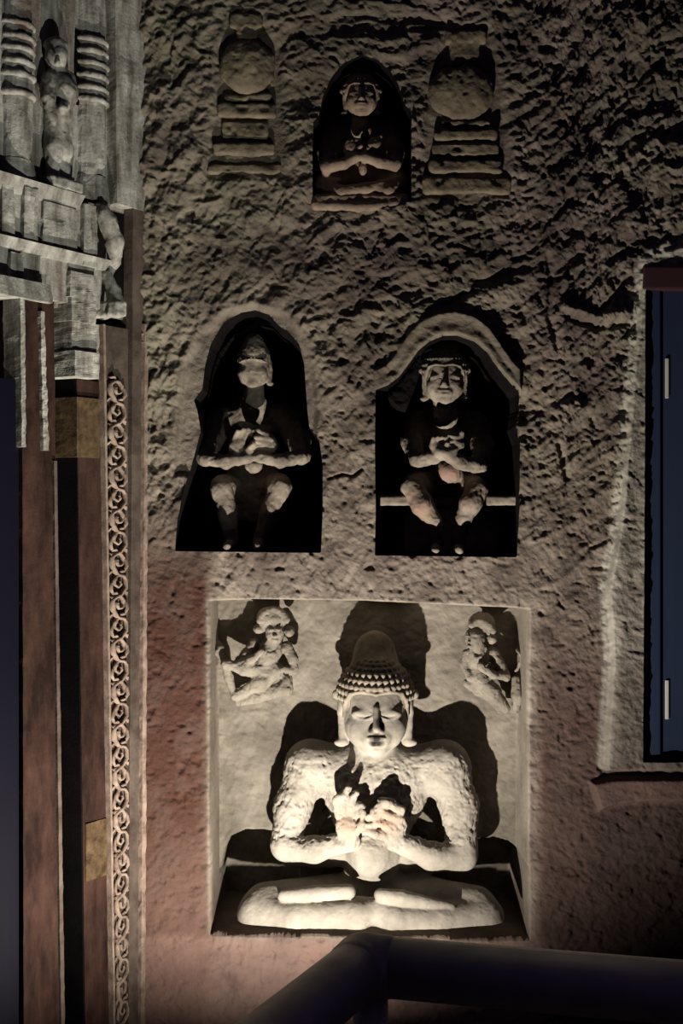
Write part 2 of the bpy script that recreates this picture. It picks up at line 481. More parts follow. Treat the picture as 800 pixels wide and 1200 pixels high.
floodlight('small black floodlight on the floor below the large Buddha panel', LAMP, math.radians(LAMP_ELEV), -0.25, LAMP_CONE, 1.0, LAMP_POWER, (1.0, 0.905, 0.79))
floodlight('added black floodlight out of view, brightening the top of the stone doorway', FILL_LAMP, math.radians(44), math.atan2(-1.65, 1.55), 36, 1.0, 230, (0.95, 0.96, 0.86))  # unseen lamp added to brighten the upper doorway stonework

# ------------------------------------------------------------------ floor
fl = obj('floor', mesh_np('floor', [(-4, -8, 0), (4, -8, 0), (4, 0.6, 0), (-4, 0.6, 0)], [(0, 1, 2, 3)], False), M_FLOOR)
tag(fl, 'dark stone floor in front of the carved wall', kind='structure')


# ------------------------------------------------------------------ back wall: rough hewn rock with its niches
def polysd(u, v, poly):
    """signed pixel distance, negative inside"""
    poly = np.asarray(poly, float); n = len(poly)
    d = np.full(u.shape, 1e9); inside = np.zeros(u.shape, bool)
    for i in range(n):
        a, b = poly[i], poly[(i + 1) % n]; e = b - a
        t = np.clip(((u - a[0]) * e[0] + (v - a[1]) * e[1]) / (e @ e + 1e-9), 0, 1)
        d = np.minimum(d, (u - a[0] - t * e[0]) ** 2 + (v - a[1] - t * e[1]) ** 2)
        c = (a[1] > v) != (b[1] > v)
        with np.errstate(divide='ignore', invalid='ignore'):
            xi = e[0] * (v - a[1]) / (e[1] if e[1] else 1e-9) + a[0]
        inside ^= c & (u < xi)
    return np.where(inside, -1, 1) * np.sqrt(d)


def linedist(u, v, line):
    d = np.full(u.shape, 1e9)
    for i in range(len(line) - 1):
        a, b = np.array(line[i], float), np.array(line[i + 1], float); e = b - a
        t = np.clip(((u - a[0]) * e[0] + (v - a[1]) * e[1]) / (e @ e + 1e-9), 0, 1)
        d = np.minimum(d, (u - a[0] - t * e[0]) ** 2 + (v - a[1] - t * e[1]) ** 2)
    return np.sqrt(d)


def sstep(x, a, b):
    t = np.clip((x - a) / (b - a), 0, 1); return t * t * (3 - 2 * t)


gu = np.concatenate([np.arange(120, 160, 5), np.arange(160, 812, 1.45), np.arange(812, 1300, 6)])
gv = np.concatenate([np.arange(-330, -12, 6), np.arange(-12, 1208, 1.5), np.arange(1208, 1252, 4)])
GU, GV = np.meshgrid(gu, gv, indexing='ij'); shp = GU.shape
U, Vv = GU.ravel(), GV.ravel()
X, Z = (U - 400) * PX, CAM_H + (600 - Vv) * PX

NICHE_L = [(205, 646), (208, 610), (216, 572), (226, 535), (234, 505), (230, 480), (226, 468), (236, 455), (239, 428), (246, 402), (257, 383), (264, 374), (282, 365), (298, 362), (314, 367), (326, 380), (338, 388), (350, 402), (356, 425), (358, 455), (360, 482), (362, 500), (374, 516), (378, 545), (378, 600), (376, 648)]
NICHE_R = [(439, 651), (440, 600), (439, 520), (440, 457), (454, 452), (468, 441), (480, 425), (490, 411), (503, 400), (520, 393), (536, 393), (556, 400), (570, 412), (582, 430), (594, 444), (608, 460), (609, 480), (604, 500), (609, 520), (608, 600), (605, 653)]
NICHE_T = [(366, 236), (366, 180), (367, 142), (373, 136), (378, 112), (388, 90), (402, 74), (424, 65), (444, 70), (458, 82), (468, 100), (474, 122), (482, 128), (482, 180), (482, 238)]
PANEL = [(244, 704), (300, 702), (430, 704), (620, 713), (619, 900), (618, 1100), (500, 1099), (420, 1097), (300, 1095), (246, 1093)]
HALO_L = [(200, 560), (206, 470), (214, 425), (232, 388), (262, 362), (298, 354), (334, 364), (358, 392), (370, 430), (376, 480), (372, 520), (370, 560)]
ARCH = [(437, 433), (450, 428), (464, 412), (476, 392), (492, 376), (512, 367), (532, 364), (556, 370), (574, 384), (588, 404), (600, 422), (610, 432), (611, 460), (594, 444), (582, 430), (570, 412), (556, 400), (536, 393), (520, 393), (503, 400), (490, 411), (480, 425), (468, 441), (454, 453), (438, 458)]
WLINE = [(1100, 262), (840, 275), (800, 288), (768, 296), (755, 306), (750, 330), (746, 380), (740, 430), (736, 480), (732, 520), (727, 570), (722, 620), (716, 650), (709, 690), (711, 720), (714, 770), (711, 815), (708, 860), (706, 895)]
SURR = WLINE + [(708, 905), (1100, 905)]
OPEN = [(755, 340), (754, 600), (752, 893), (1060, 893), (1060, 338), (800, 338)]
SILL = [(688, 914), (720, 908), (800, 908), (1090, 908), (1090, 950), (760, 940), (722, 944), (700, 952)]

for poly in (NICHE_L, NICHE_R, NICHE_T, OPEN):        # pull grid rows onto each outline so the edges run clean
    near = np.nonzero((U > 158) & (U < 812) & (U > min(q[0] for q in poly) - 6) & (U < max(q[0] for q in poly) + 6) & (Vv > min(q[1] for q in poly) - 6) & (Vv < max(q[1] for q in poly) + 6))[0]
    uu, vv = U[near], Vv[near]
    sd = polysd(uu, vv, poly)
    gx = (polysd(uu + 0.2, vv, poly) - sd) / 0.2; gy = (polysd(uu, vv + 0.2, poly) - sd) / 0.2
    gl = np.sqrt(gx * gx + gy * gy) + 1e-6
    gx, gy = gx / gl, gy / gl
    tgt = np.where(np.abs(sd) < 0.75, 0.0, np.where((sd < -0.75) & (sd > -2.3), -1.1, sd))
    U[near] += (tgt - sd) * gx; Vv[near] += (tgt - sd) * gy
X, Z = (U - 400) * PX, CAM_H + (600 - Vv) * PX
sdL, sdR, sdT, sdP = (polysd(U, Vv, q) for q in (NICHE_L, NICHE_R, NICHE_T, PANEL))
sdH, sdA, sdS, sdO, sdI = (polysd(U, Vv, q) for q in (HALO_L, ARCH, SURR, OPEN, SILL))
dW = linedist(U, Vv, WLINE)
# roughness of the hewing, zone by zone
rough = np.ones(U.shape)
rough *= 1 - 0.55 * sstep(Vv, 560, 680)
rough *= 1 - 0.45 * (sstep(Vv, 590, 660) * (1 - sstep(U, 225, 262)))
rough *= 1 - 0.35 * sstep(Vv, 1080, 1110) * (1 - sstep(U, 560, 640))
rough += 0.45 * sstep(U, 600, 690) * (1 - sstep(U, 1100, 1200)) * (1 - 0.5 * sstep(Vv, 560, 700))
rough += 0.25 * (1 - sstep(U, 170, 260)) * (1 - sstep(Vv, 560, 640))
mid = (1 - sstep(np.abs(U - 410), 0, 60)) * sstep(Vv, 380, 460) * (1 - sstep(Vv, 640, 690))
rough *= 1 - 0.35 * mid
rough *= 1 - 0.5 * (1 - sstep(sdH, 0, 8))
wx = X + 0.02 * noise2(X, Z, 14, 14, 3); wz = Z + 0.02 * noise2(X, Z, 14, 14, 4)
ang = 0.98 - 0.55 * sstep(U, 220, 560) + 0.25 * sstep(U, 600, 760)
ca, sa = np.cos(ang), np.sin(ang)
rx, rz = wx * ca + (wz - 2.2) * sa, -wx * sa + (wz - 2.2) * ca
chip = facets(rx, rz, 13, 24, 11) * 0.0036 + facets(rx, rz, 26, 44, 21) * 0.0028
big = noise2(X, Z, 2.6, 2.6, 31, 2) * 0.020 + noise2(rx, rz, 10, 19, 33, 4) * 0.017 + (0.5 - np.abs(noise2(rx, rz, 17, 34, 35, 3))) * 0.012
fine = noise2(wx, wz, 60, 75, 41, 3) * 0.005
pits = np.maximum(noise2(X, Z, 34, 46, 45, 2) - 0.25, 0) * 0.028
Y = -(chip + big) * rough - fine * (0.5 + 0.5 * rough) + pits * (0.45 + 0.3 * rough)
Y += 0.010 * (1 - sstep(linedist(U, Vv, [(384, 561), (402, 556), (414, 558), (424, 550)]), 0, 2.2)) * 2
for ln in ([(642, 300), (646, 330), (643, 372), (652, 408)], [(655, 520), (662, 545), (664, 560)], [(664, 372), (700, 385), (736, 380)]):
    Y += 0.012 * (1 - sstep(linedist(U, Vv, ln), 0, 6))
Y -= 0.02 * (1 - sstep(linedist(U, Vv, [(660, 360), (700, 372), (735, 368)]), 0, 8))
# carve the recesses
flat = noise2(wx, wz, 40, 60, 51, 3) * 0.003 + noise2(rx, rz, 18, 50, 53, 2) * 0.003


def carve(Y, sd, w, depth, rel=None):
    k = 1 - sstep(sd, -w, 0.3 if w > 1 else -0.3)
    return Y * (1 - k) + (depth + (flat if rel is None else rel)) * k


Y = carve(Y, sdH, 9, 0.026 + 0.3 * Y)
Y = carve(Y, sdA, 2.2, -0.012 - 0.006 * sstep(sdA, -12, -3))
Y = carve(Y, sdS, 5, -0.030 + 0.018 * sstep(U, 720, 755), flat * 1.6)
Y -= 0.004 * (1 - sstep(dW, 1, 8)) * (0.6 + 0.4 * noise2(X, Z, 20, 20, 61, 2))
Y = carve(Y, sdI, 6, -0.03)
Y = carve(Y, sdO, 0.6, 0.30)
Y = carve(Y, sdP, 4.0, 0.20)
for pocket in ([(246, 1096), (249, 1050), (255, 1018), (264, 999), (284, 990), (318, 992), (345, 1004), (352, 1098)], [(620, 1102), (620, 1016), (606, 1005), (588, 1000), (560, 1003), (535, 1012), (528, 1101)]):
    Y = carve(Y, polysd(U, Vv, pocket), 3.0, 0.40)          # cut deeper behind the knees
Y = carve(Y, sdL, 0.6, 0.52, flat * 3)
depR = 0.50 - 0.33 * (1 - sstep(polysd(U, Vv, [(455, 452), (470, 440), (482, 422), (494, 405), (505, 398), (500, 425), (492, 448), (480, 478), (468, 474), (455, 462)]), -3, 3))
Y = carve(Y, sdR, 0.6, depR, flat * 3)
Y = carve(Y, sdT, 0.6, 0.30, flat * 2)
# stupa beds cut back a little
for bed in ([(252, 60), (272, 18), (305, 18), (328, 60), (328, 120), (336, 208), (240, 208), (250, 120)], [(500, 90), (522, 30), (572, 30), (590, 90), (600, 232), (494, 232)]):
    k = 1 - sstep(polysd(U, Vv, bed), -6, 5)
    Y = Y * (1 - 0.7 * k) + 0.012 * k
PV = np.stack([X, Y, Z], 1)
PV[:, 2] = np.maximum(PV[:, 2], -0.02)
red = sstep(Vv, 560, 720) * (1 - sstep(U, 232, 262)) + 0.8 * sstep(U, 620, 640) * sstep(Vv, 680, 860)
red = np.clip(red * 1.35, 0, 1.35)
pink = np.clip(sstep(Vv, 1090, 1112) * (1 - 0.6 * sstep(U, 600, 660)) + 0.5 * sstep(Vv, 940, 1090) * (1 - sstep(U, 232, 262)) + (1 - sstep(sdI, -6, 6)), 0, 1)
pale = np.clip((1 - sstep(sdP, -2, 5)) * 0.9 + 0.30 * (1 - sstep(sdP, 0, 60)) * (1 - sstep(U, 600, 640)) * (1 - sstep(Vv, 1060, 1090)) * sstep(U, 232, 262), 0, 1)
lime = np.clip(1.2 * (1 - sstep(dW, 3, 11)) + 0.55 * (1 - sstep(sdS, -4, 0)), 0, 1)  # whitish plaster surround; its lit edge is painted in as the palest line
soot_dark = np.clip(0.85 * (1 - sstep(linedist(U, Vv, [(230, 330), (300, 300), (400, 330), (470, 300), (560, 290), (640, 300)]), 10, 60)) + 0.7 * (1 - sstep(linedist(U, Vv, [(660, 120), (665, 300), (690, 430)]), 8, 50)) + 0.9 * sstep(U, 622, 650) * sstep(Vv, 660, 900) + 0.5 * sstep(U, 690, 800) * (1 - sstep(Vv, 120, 260)), 0, 1) * (0.75 + 0.6 * noise2(X, Z, 6, 6, 77, 3))  # sooty band over the niches; also darker right of the panel and top right
soot_dark = np.clip(soot_dark, 0, 1)
green = np.clip(0.5 + noise2(X, Z, 3, 3, 71, 2), 0, 1) * 0.55 * (1 - sstep(Vv, 500, 680))
AT = dict(red=red, pink=pink, pale=pale, lime=lime, green=green, soot_dark=soot_dark)
nu, nv = shp
ii, jj = np.meshgrid(np.arange(nu - 1), np.arange(nv - 1), indexing='ij')
a = (ii * nv + jj).ravel()
a, b_, c_, d_ = a, a + 1, a + nv + 1, a + nv
rim = (np.abs(sdL) < 0.2) | (np.abs(sdR) < 0.2) | (np.abs(sdT) < 0.2) | (np.abs(sdO) < 0.2)
alt = (rim[b_] & rim[d_])[:, None]
Q = np.concatenate([np.where(alt, np.stack([a, b_, d_], 1), np.stack([a, b_, c_], 1)), np.where(alt, np.stack([b_, c_, d_], 1), np.stack([a, c_, d_], 1))])
fc = lambda s: s[Q].mean(1)
fm = lambda s: s[Q].min(1)
zone = np.zeros(len(Q), int)
zone[fc(sdP) < -4.5] = 1
zone[fc(sdA) < 0] = 5
zone[fm(sdL) < -0.5] = 2; zone[fm(sdR) < -0.5] = 3; zone[fm(sdT) < -0.5] = 4
zone[fm(sdO) < -0.5] = 6


def sub(zid, name, mat, parent=None, attrs=True):
    q = Q[zone == zid]; used = np.unique(q); remap = np.full(len(PV), -1, np.int32); remap[used] = np.arange(len(used))
    return obj(name, mesh_np(name, PV[used], remap[q], True, {k: v[used] for k, v in AT.items()} if attrs else None), mat, parent)


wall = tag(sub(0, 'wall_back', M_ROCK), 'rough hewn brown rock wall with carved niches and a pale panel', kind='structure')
tag(sub(1, 'recessed_panel', M_PANEL, wall), 'pale smoothed back of the large square recess')
tag(sub(2, 'niche', M_NICHE_SHADE, wall), 'dark pointed niche with irregular sides')
tag(sub(3, 'niche', M_NICHE_SHADE, wall), 'dark squared niche under a curved moulding')
tag(sub(4, 'niche', M_NICHE_SHADE, wall), 'small dark round-headed niche')
tag(sub(5, 'arch_moulding', M_ROCK, wall), 'raised curved eyebrow moulding')
tag(sub(6, 'window_recess', M_BLACK, wall, False), 'dark window recess behind the shutter')

# ------------------------------------------------------------------ the large seated Buddha in the pale panel
org = P(437, 1096, 0.08)
b = tag(empty('seated_buddha_statue', org), 'large pale stone Buddha seated cross-legged with hands raised at the chest', 'statue')
S = Sculpt(P(262, 1101, -0.14) * [1, 1, 1] + [-0.02, 0, 0], P(606, 735, 0.22) + [0.03, 0, 0.03], 0.0031)
# torso
S.ell(P(440, 925, 0.115), (0.155, 0.10, 0.15), 0.02)
S.ell(P(436, 985, 0.11), (0.10, 0.085, 0.15), 0.05)
S.ell(P(433, 1003, 0.045), (0.055, 0.05, 0.062), 0.03)
S.cap(P(368, 897, 0.12), P(515, 897, 0.12), 0.062, 0.062, 0.06)
for s, (sx, sv) in ((-1, (364, 896)), (1, (520, 897))):
    S.ell(P(sx, sv, 0.105), (0.072, 0.072, 0.07), 0.04)
S.chain([P(362, 897, 0.10), P(343, 945, 0.09), P(335, 985, 0.065)], [0.064, 0.052, 0.044], 0.03)
S.chain([P(522, 898, 0.10), P(538, 945, 0.09), P(541, 990, 0.065)], [0.066, 0.054, 0.046], 0.03)
S.chain([P(334, 994, 0.055), P(368, 996, 0.025), P(410, 986, -0.005)], [0.040, 0.036, 0.030], 0.02)
S.chain([P(543, 1004, 0.055), P(505, 1003, 0.025), P(462, 985, -0.005)], [0.042, 0.038, 0.031], 0.02)
S.cap(P(342, 1001, 0.16), P(402, 998, 0.11), 0.04, 0.045, 0.01)  # hidden mass added behind both forearms to block light and darken the arm gaps
S.cap(P(540, 1007, 0.16), P(475, 1003, 0.11), 0.04, 0.045, 0.01)
# his right hand (raised, finger and thumb joined)
S.ell(P(408, 968, -0.018), (0.038, 0.026, 0.042), 0.015)
for (a0, a1, a2) in (((396, 955), (394, 938), (402, 932)), ((403, 952), (402, 932), (408, 924)), ((411, 952), (412, 936), (417, 930)), ((417, 958), (420, 945), (424, 944))):
    S.chain([P(*a0, -0.025), P(*a1, -0.03), P(*a2, -0.04)], [0.0125, 0.0115, 0.010], 0.006)
S.chain([P(414, 976, -0.03), P(424, 966, -0.045), P(424, 952, -0.045)], [0.014, 0.012, 0.010], 0.006)
# his left hand (turned in across it)
S.ell(P(458, 968, -0.013), (0.046, 0.028, 0.044), 0.015)
for (a0, a1, a2) in (((470, 950), (452, 941), (438, 950)), ((468, 960), (448, 952), (433, 958)), ((464, 970), (445, 964), (431, 966)), ((458, 980), (440, 977), (428, 974))):
    S.chain([P(*a0, -0.02), P(*a1, -0.042), P(*a2, -0.042)], [0.0145, 0.0135, 0.011], 0.006)
S.chain([P(466, 950, -0.01), P(458, 940, -0.028), P(446, 938, -0.036)], [0.014, 0.012, 0.010], 0.006)
# folded legs with the feet on top
S.cap(P(410, 1052, 0.12), P(312, 1060, 0.07), 0.075, 0.066, 0.03)
S.cap(P(468, 1052, 0.12), P(556, 1064, 0.07), 0.075, 0.066, 0.03)
S.chain([P(302, 1071, 0.045), P(350, 1075, -0.005), P(418, 1072, -0.03), P(448, 1064, -0.01)], [0.062, 0.046, 0.041, 0.036], 0.02)
S.chain([P(566, 1075, 0.045), P(515, 1079, -0.005), P(462, 1076, -0.03), P(420, 1064, 0.0)], [0.062, 0.047, 0.041, 0.034], 0.012)
S.chain([P(332, 1050, -0.005), P(370, 1047, -0.022), P(408, 1045, -0.03)], [0.018, 0.024, 0.022], 0.004)
S.chain([P(446, 1049, -0.035), P(470, 1053, -0.03), P(528, 1063, -0.012)], [0.020, 0.025, 0.014], 0.005)
S.cap(P(437, 1098, -0.12), P(437, 1094, 0.0), 0.016, 0.010, 0.02, 'sub')
fh = Frame(P(440, 839, 0.045), 38 * PX, pitch=math.radians(4))
head_sdf(S, fh)
S.box((0, 0.0, P(0, 1106, 0.0)[2]), (1, 0.5, 0.02), 0.001, 0.0, None, 'sub')
torso_z0, torso_z1 = P(0, 1030)[2], P(0, 893)[2]


def rough_main(V):
    body = sstep(V[:, 2], torso_z0 - 0.04, torso_z0 + 0.04) * (1 - sstep(V[:, 2], torso_z1 - 0.01, torso_z1 + 0.015))
    return 0.0012 + 0.0040 * body * sstep(V[:, 2], P(0, 1000)[2], P(0, 985)[2])


finish(S, 'body', M_BUDDHA, b, org, rough_main, {'stain': blob((P(405, 968, -0.07), 0.05, 0.9), (P(455, 966, -0.07), 0.055, 0.9), (P(560, 940, 0.05), 0.03, 0.5), (P(440, 918, 0.0), 0.02, 0.2)),
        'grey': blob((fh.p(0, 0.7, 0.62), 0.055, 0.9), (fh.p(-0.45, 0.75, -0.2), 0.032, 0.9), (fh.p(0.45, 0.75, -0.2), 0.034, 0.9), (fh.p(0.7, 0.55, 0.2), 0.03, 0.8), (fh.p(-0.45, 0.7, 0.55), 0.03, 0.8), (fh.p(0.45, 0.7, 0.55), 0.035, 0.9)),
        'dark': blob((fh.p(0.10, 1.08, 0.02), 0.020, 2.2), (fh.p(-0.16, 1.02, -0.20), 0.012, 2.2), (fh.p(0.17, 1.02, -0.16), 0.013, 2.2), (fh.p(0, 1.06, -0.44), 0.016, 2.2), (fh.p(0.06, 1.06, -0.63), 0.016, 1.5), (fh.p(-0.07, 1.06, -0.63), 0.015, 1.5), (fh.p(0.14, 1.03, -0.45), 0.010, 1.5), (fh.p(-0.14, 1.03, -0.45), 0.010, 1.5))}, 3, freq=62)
S = Sculpt(P(390, 850, -0.10), P(495, 725, 0.22), 0.0026)
hair_sdf(S, fh)
tag(finish(S, 'hair', M_CURLS, b, org, None, None, 5, amp=0.0008), 'tight snail curls with a bun on the crown')

# ------------------------------------------------------------------ the Buddha of the left-hand niche (worn, legs hanging)
org = P(290, 645, 0.15)
b = tag(empty('niche_buddha_statue', org), 'worn faceless stone Buddha seated with hanging legs in the pointed niche', 'statue')
S = Sculpt(P(222, 652, -0.05) - [0.03, 0, 0], P(368, 372, 0.53) + [0.03, 0, 0], 0.0035)
S.ell(P(295, 515, 0.33), (0.095, 0.10, 0.13), 0.02)
S.ell(P(296, 545, 0.25), (0.08, 0.09, 0.08), 0.04)
S.ell(P(297, 546, 0.11), (0.026, 0.04, 0.022), 0.02)
S.cap(P(297, 455, 0.17), P(297, 485, 0.28), 0.03, 0.045, 0.02)
S.cap(P(262, 492, 0.30), P(332, 490, 0.30), 0.048, 0.048, 0.03)
S.chain([P(256, 496, 0.29), P(246, 518, 0.20), P(240, 536, 0.12)], [0.045, 0.034, 0.028], 0.02)
S.chain([P(338, 494, 0.29), P(349, 516, 0.20), P(353, 534, 0.12)], [0.046, 0.036, 0.028], 0.02)
S.chain([P(240, 537, 0.10), P(265, 541, 0.06), P(290, 537, 0.045)], [0.022, 0.019, 0.017], 0.012)
S.chain([P(353, 535, 0.10), P(328, 540, 0.06), P(304, 536, 0.045)], [0.023, 0.019, 0.017], 0.012)
S.ell(P(281, 525, 0.075), (0.036, 0.03, 0.044), 0.012); S.ell(P(311, 524, 0.075), (0.036, 0.03, 0.044), 0.012)
for k in range(4):
    S.cap(P(275 + 6 * k, 514, 0.06), P(279 + 6 * k, 503 + (2 if k in (0, 3) else 0), 0.05), 0.0085, 0.007, 0.004)
    S.cap(P(318 - 5 * k, 515 + 4 * k, 0.055), P(300 - 3 * k, 512 + 6 * k, 0.042), 0.0085, 0.007, 0.004)
S.cap(P(288, 530, 0.05), P(296, 520, 0.035), 0.009, 0.008, 0.004); S.cap(P(312, 510, 0.055), P(303, 504, 0.045), 0.009, 0.008, 0.004)
S.cap(P(280, 570, 0.28), P(262, 570, 0.12), 0.048, 0.036, 0.02)
S.cap(P(310, 570, 0.28), P(326, 568, 0.12), 0.048, 0.036, 0.02)
S.chain([P(260, 574, 0.108), P(266, 600, 0.10), P(271, 632, 0.11)], [0.034, 0.029, 0.022], 0.015)
S.chain([P(328, 572, 0.108), P(317, 600, 0.10), P(305, 632, 0.11)], [0.034, 0.029, 0.022], 0.015)
S.cap(P(270, 638, 0.11), P(266, 641, 0.015), 0.020, 0.014, 0.008); S.cap(P(304, 638, 0.11), P(302, 641, 0.015), 0.020, 0.014, 0.008)
S.box(P(294, 590, 0.19), (0.06, 0.03, 0.06), 0.01, 0.03)
fh = Frame(P(297, 434, 0.13), 18.6 * PX * 1.03, pitch=math.radians(2))
head_sdf(S, fh, 'worn')
S.ell(fh.p(0, -0.25, 0.9), fh.r(0.98, 1.0, 1.1), 0.01)
S.ell(fh.p(0, -0.35, 1.9), fh.r(0.55, 0.6, 0.5), 0.02)
finish(S, 'body', M_DARKFIG, b, org, None, {'stain': blob((P(297, 545, 0.15), 0.04, 0.3))}, 13, amp=0.0035, freq=55)
S = Sculpt(P(205, 655, 0.1), P(382, 555, 0.55), 0.006)
S.box(P(292, 610, 0.36), (0.13, 0.16, 0.105), 0.01, 0.0)
S.box(P(292, 573, 0.36), (0.17, 0.17, 0.018), 0.008, 0.0)
finish(S, 'throne', M_NICHE_SHADE, b, org, None, None, 14, amp=0.003, freq=40)

# ------------------------------------------------------------------ the Buddha of the right-hand niche
org = P(525, 650, 0.15)
b = tag(empty('niche_buddha_statue', org), 'pink-stained stone Buddha with a clear face seated with hanging legs under the arch moulding', 'statue')
S = Sculpt(P(458, 656, -0.04) - [0.02, 0, 0], P(585, 385, 0.52) + [0.02, 0, 0], 0.0033)
S.ell(P(522, 520, 0.29), (0.085, 0.09, 0.12), 0.02)
S.ell(P(525, 552, 0.17), (0.046, 0.08, 0.045), 0.04)
S.cap(P(521, 472, 0.15), P(522, 490, 0.25), 0.035, 0.045, 0.02)
S.cap(P(492, 497, 0.30), P(553, 497, 0.30), 0.044, 0.044, 0.03)
S.chain([P(486, 500, 0.29), P(482, 520, 0.20), P(489, 538, 0.12)], [0.040, 0.032, 0.025], 0.02)
S.chain([P(559, 500, 0.29), P(565, 522, 0.20), P(562, 545, 0.12)], [0.040, 0.032, 0.026], 0.02)
S.chain([P(488, 540, 0.10), P(508, 536, 0.06), P(530, 528, 0.05)], [0.022, 0.020, 0.017], 0.01)
S.chain([P(562, 547, 0.10), P(540, 542, 0.06), P(516, 530, 0.04)], [0.023, 0.021, 0.018], 0.008)
S.ell(P(512, 524, 0.06), (0.024, 0.022, 0.022), 0.01); S.ell(P(535, 521, 0.065), (0.025, 0.022, 0.026), 0.01)
for k in range(4):
    S.cap(P(506 + 4.5 * k, 520, 0.055), P(508 + 5 * k, 512 + abs(k - 1.5), 0.04), 0.0075, 0.006, 0.003)
    S.cap(P(540 - 1.0 * k, 513 + 5 * k, 0.058), P(526 - 1.5 * k, 511 + 6 * k, 0.04), 0.0075, 0.006, 0.003)
S.cap(P(518, 528, 0.05), P(524, 520, 0.035), 0.008, 0.007, 0.003); S.cap(P(540, 512, 0.06), P(541, 507, 0.05), 0.008, 0.007, 0.003)
S.chain([P(505, 570, 0.26), P(486, 567, 0.13)], [0.046, 0.038], 0.02)
S.chain([P(540, 571, 0.26), P(556, 569, 0.13)], [0.046, 0.037], 0.02)
S.chain([P(483, 571, 0.095), P(495, 592, 0.076), P(508, 612, 0.076), P(512, 638, 0.10)], [0.035, 0.033, 0.024, 0.020], 0.012)
S.chain([P(559, 573, 0.095), P(551, 590, 0.076), P(542, 610, 0.076), P(536, 638, 0.10)], [0.034, 0.032, 0.023, 0.020], 0.012)
S.cap(P(511, 643, 0.11), P(510, 645, 0.012), 0.018, 0.013, 0.006); S.cap(P(536, 643, 0.11), P(538, 645, 0.012), 0.018, 0.013, 0.006)
fh = Frame(P(521, 448, 0.12), 22.5 * PX * 1.04, pitch=math.radians(3), yaw=math.radians(-6))
head_sdf(S, fh)
finish(S, 'body', M_DARKFIG, b, org, None, {'stain': blob((P(490, 595, 0.07), 0.06, 0.75), (P(550, 580, 0.07), 0.04, 0.6), (P(526, 552, 0.10), 0.05, 0.8))}, 23, amp=0.0028, freq=60)
S = Sculpt(P(488, 470, -0.02), P(560, 378, 0.32), 0.003)
hair_sdf(S, fh, curls=True, rows=6)
finish(S, 'hair', M_DARKFIG, b, org, None, None, 24, amp=0.0008)
S = Sculpt(P(436, 655, 0.06), P(612, 575, 0.55), 0.005)
S.box(P(462, 587, 0.24), (0.062, 0.16, 0.015), 0.006, 0.0)
S.box(P(586, 587, 0.24), (0.060, 0.16, 0.015), 0.006, 0.0)
S.box(P(524, 589, 0.32), (0.222, 0.12, 0.015), 0.006, 0.0)
S.box(P(524, 622, 0.36), (0.15, 0.15, 0.075), 0.01, 0.0)
tag(finish(S, 'throne', M_DARKFIG, b, org, None, None, 25, amp=0.002, freq=50), 'stone seat slab running across the niche')

# ------------------------------------------------------------------ the small Buddha of the top niche
org = P(424, 243, 0.05)
b = tag(empty('niche_buddha_statue', org), 'small brown stone Buddha seated cross-legged in the round-headed niche', 'statue')
S = Sculpt(P(360, 240, -0.09) - [0.03, 0, 0], P(488, 66, 0.31) + [0.02, 0, 0], 0.0029)
S.ell(P(423, 172, 0.155), (0.075, 0.09, 0.10), 0.02)
S.ell(P(424, 200, 0.11), (0.065, 0.09, 0.07), 0.04)
S.cap(P(396, 157, 0.15), P(450, 157, 0.15), 0.040, 0.040, 0.03)
S.chain([P(392, 160, 0.145), P(383, 180, 0.07), P(383, 193, 0.02)], [0.038, 0.028, 0.022], 0.02)
S.chain([P(454, 160, 0.145), P(463, 178, 0.07), P(462, 190, 0.02)], [0.038, 0.028, 0.022], 0.02)
S.chain([P(383, 196, 0.01), P(402, 192, -0.008), P(418, 184, -0.012)], [0.019, 0.016, 0.014], 0.008)
S.chain([P(462, 193, 0.01), P(445, 190, -0.008), P(427, 184, -0.012)], [0.019, 0.016, 0.014], 0.008)
S.ell(P(412, 175, 0.004), (0.026, 0.022, 0.028), 0.01); S.ell(P(440, 172, 0.008), (0.026, 0.022, 0.030), 0.01)
for k in range(4):
    S.cap(P(406 + 4 * k, 172, 0.0), P(408 + 4.5 * k, 164 + abs(k - 2), -0.008), 0.0065, 0.0055, 0.003)
    S.cap(P(444 - 2.5 * k, 168 + 3 * k, 0.0), P(433 - 2.2 * k, 170 + 4 * k, -0.014), 0.0068, 0.0055, 0.003)
S.cap(P(416, 178, -0.01), P(423, 171, -0.016), 0.0075, 0.006, 0.003); S.cap(P(444, 168, 0.005), P(446, 160, 0.0), 0.0075, 0.006, 0.003)
S.ell(P(425, 198, 0.01), (0.012, 0.02, 0.020), 0.01)
S.cap(P(410, 210, 0.12), P(382, 214, 0.06), 0.045, 0.035, 0.02); S.cap(P(440, 210, 0.12), P(466, 214, 0.06), 0.045, 0.035, 0.02)
S.chain([P(377, 220, 0.05), P(400, 226, 0.02), P(428, 222, 0.015), P(462, 213, 0.03)], [0.028, 0.021, 0.019, 0.014], 0.008)
S.chain([P(470, 218, 0.05), P(455, 224, 0.02), P(430, 224, 0.03)], [0.028, 0.020, 0.018], 0.006)
S.chain([P(382, 213, 0.035), P(396, 212, 0.025)], [0.012, 0.010], 0.004)
fh = Frame(P(423, 117, 0.03), 18.5 * PX * 1.0, pitch=math.radians(2))
head_sdf(S, fh)
finish(S, 'body', M_TOPFIG, b, org, None, {'stain': blob((P(440, 178, 0.02), 0.05, 0.8), (P(425, 215, 0.0), 0.1, 0.4))}, 33, amp=0.0016, freq=70)
S = Sculpt(P(396, 130, -0.05), P(452, 62, 0.17), 0.0027)
hair_sdf(S, fh, curls=True, rows=6)
finish(S, 'hair', M_TOPFIG, b, org, None, None, 34, amp=0.0008)
S = Sculpt(P(360, 252, -0.07) - [0.01, 0, 0], P(484, 229, 0.2), 0.0032)
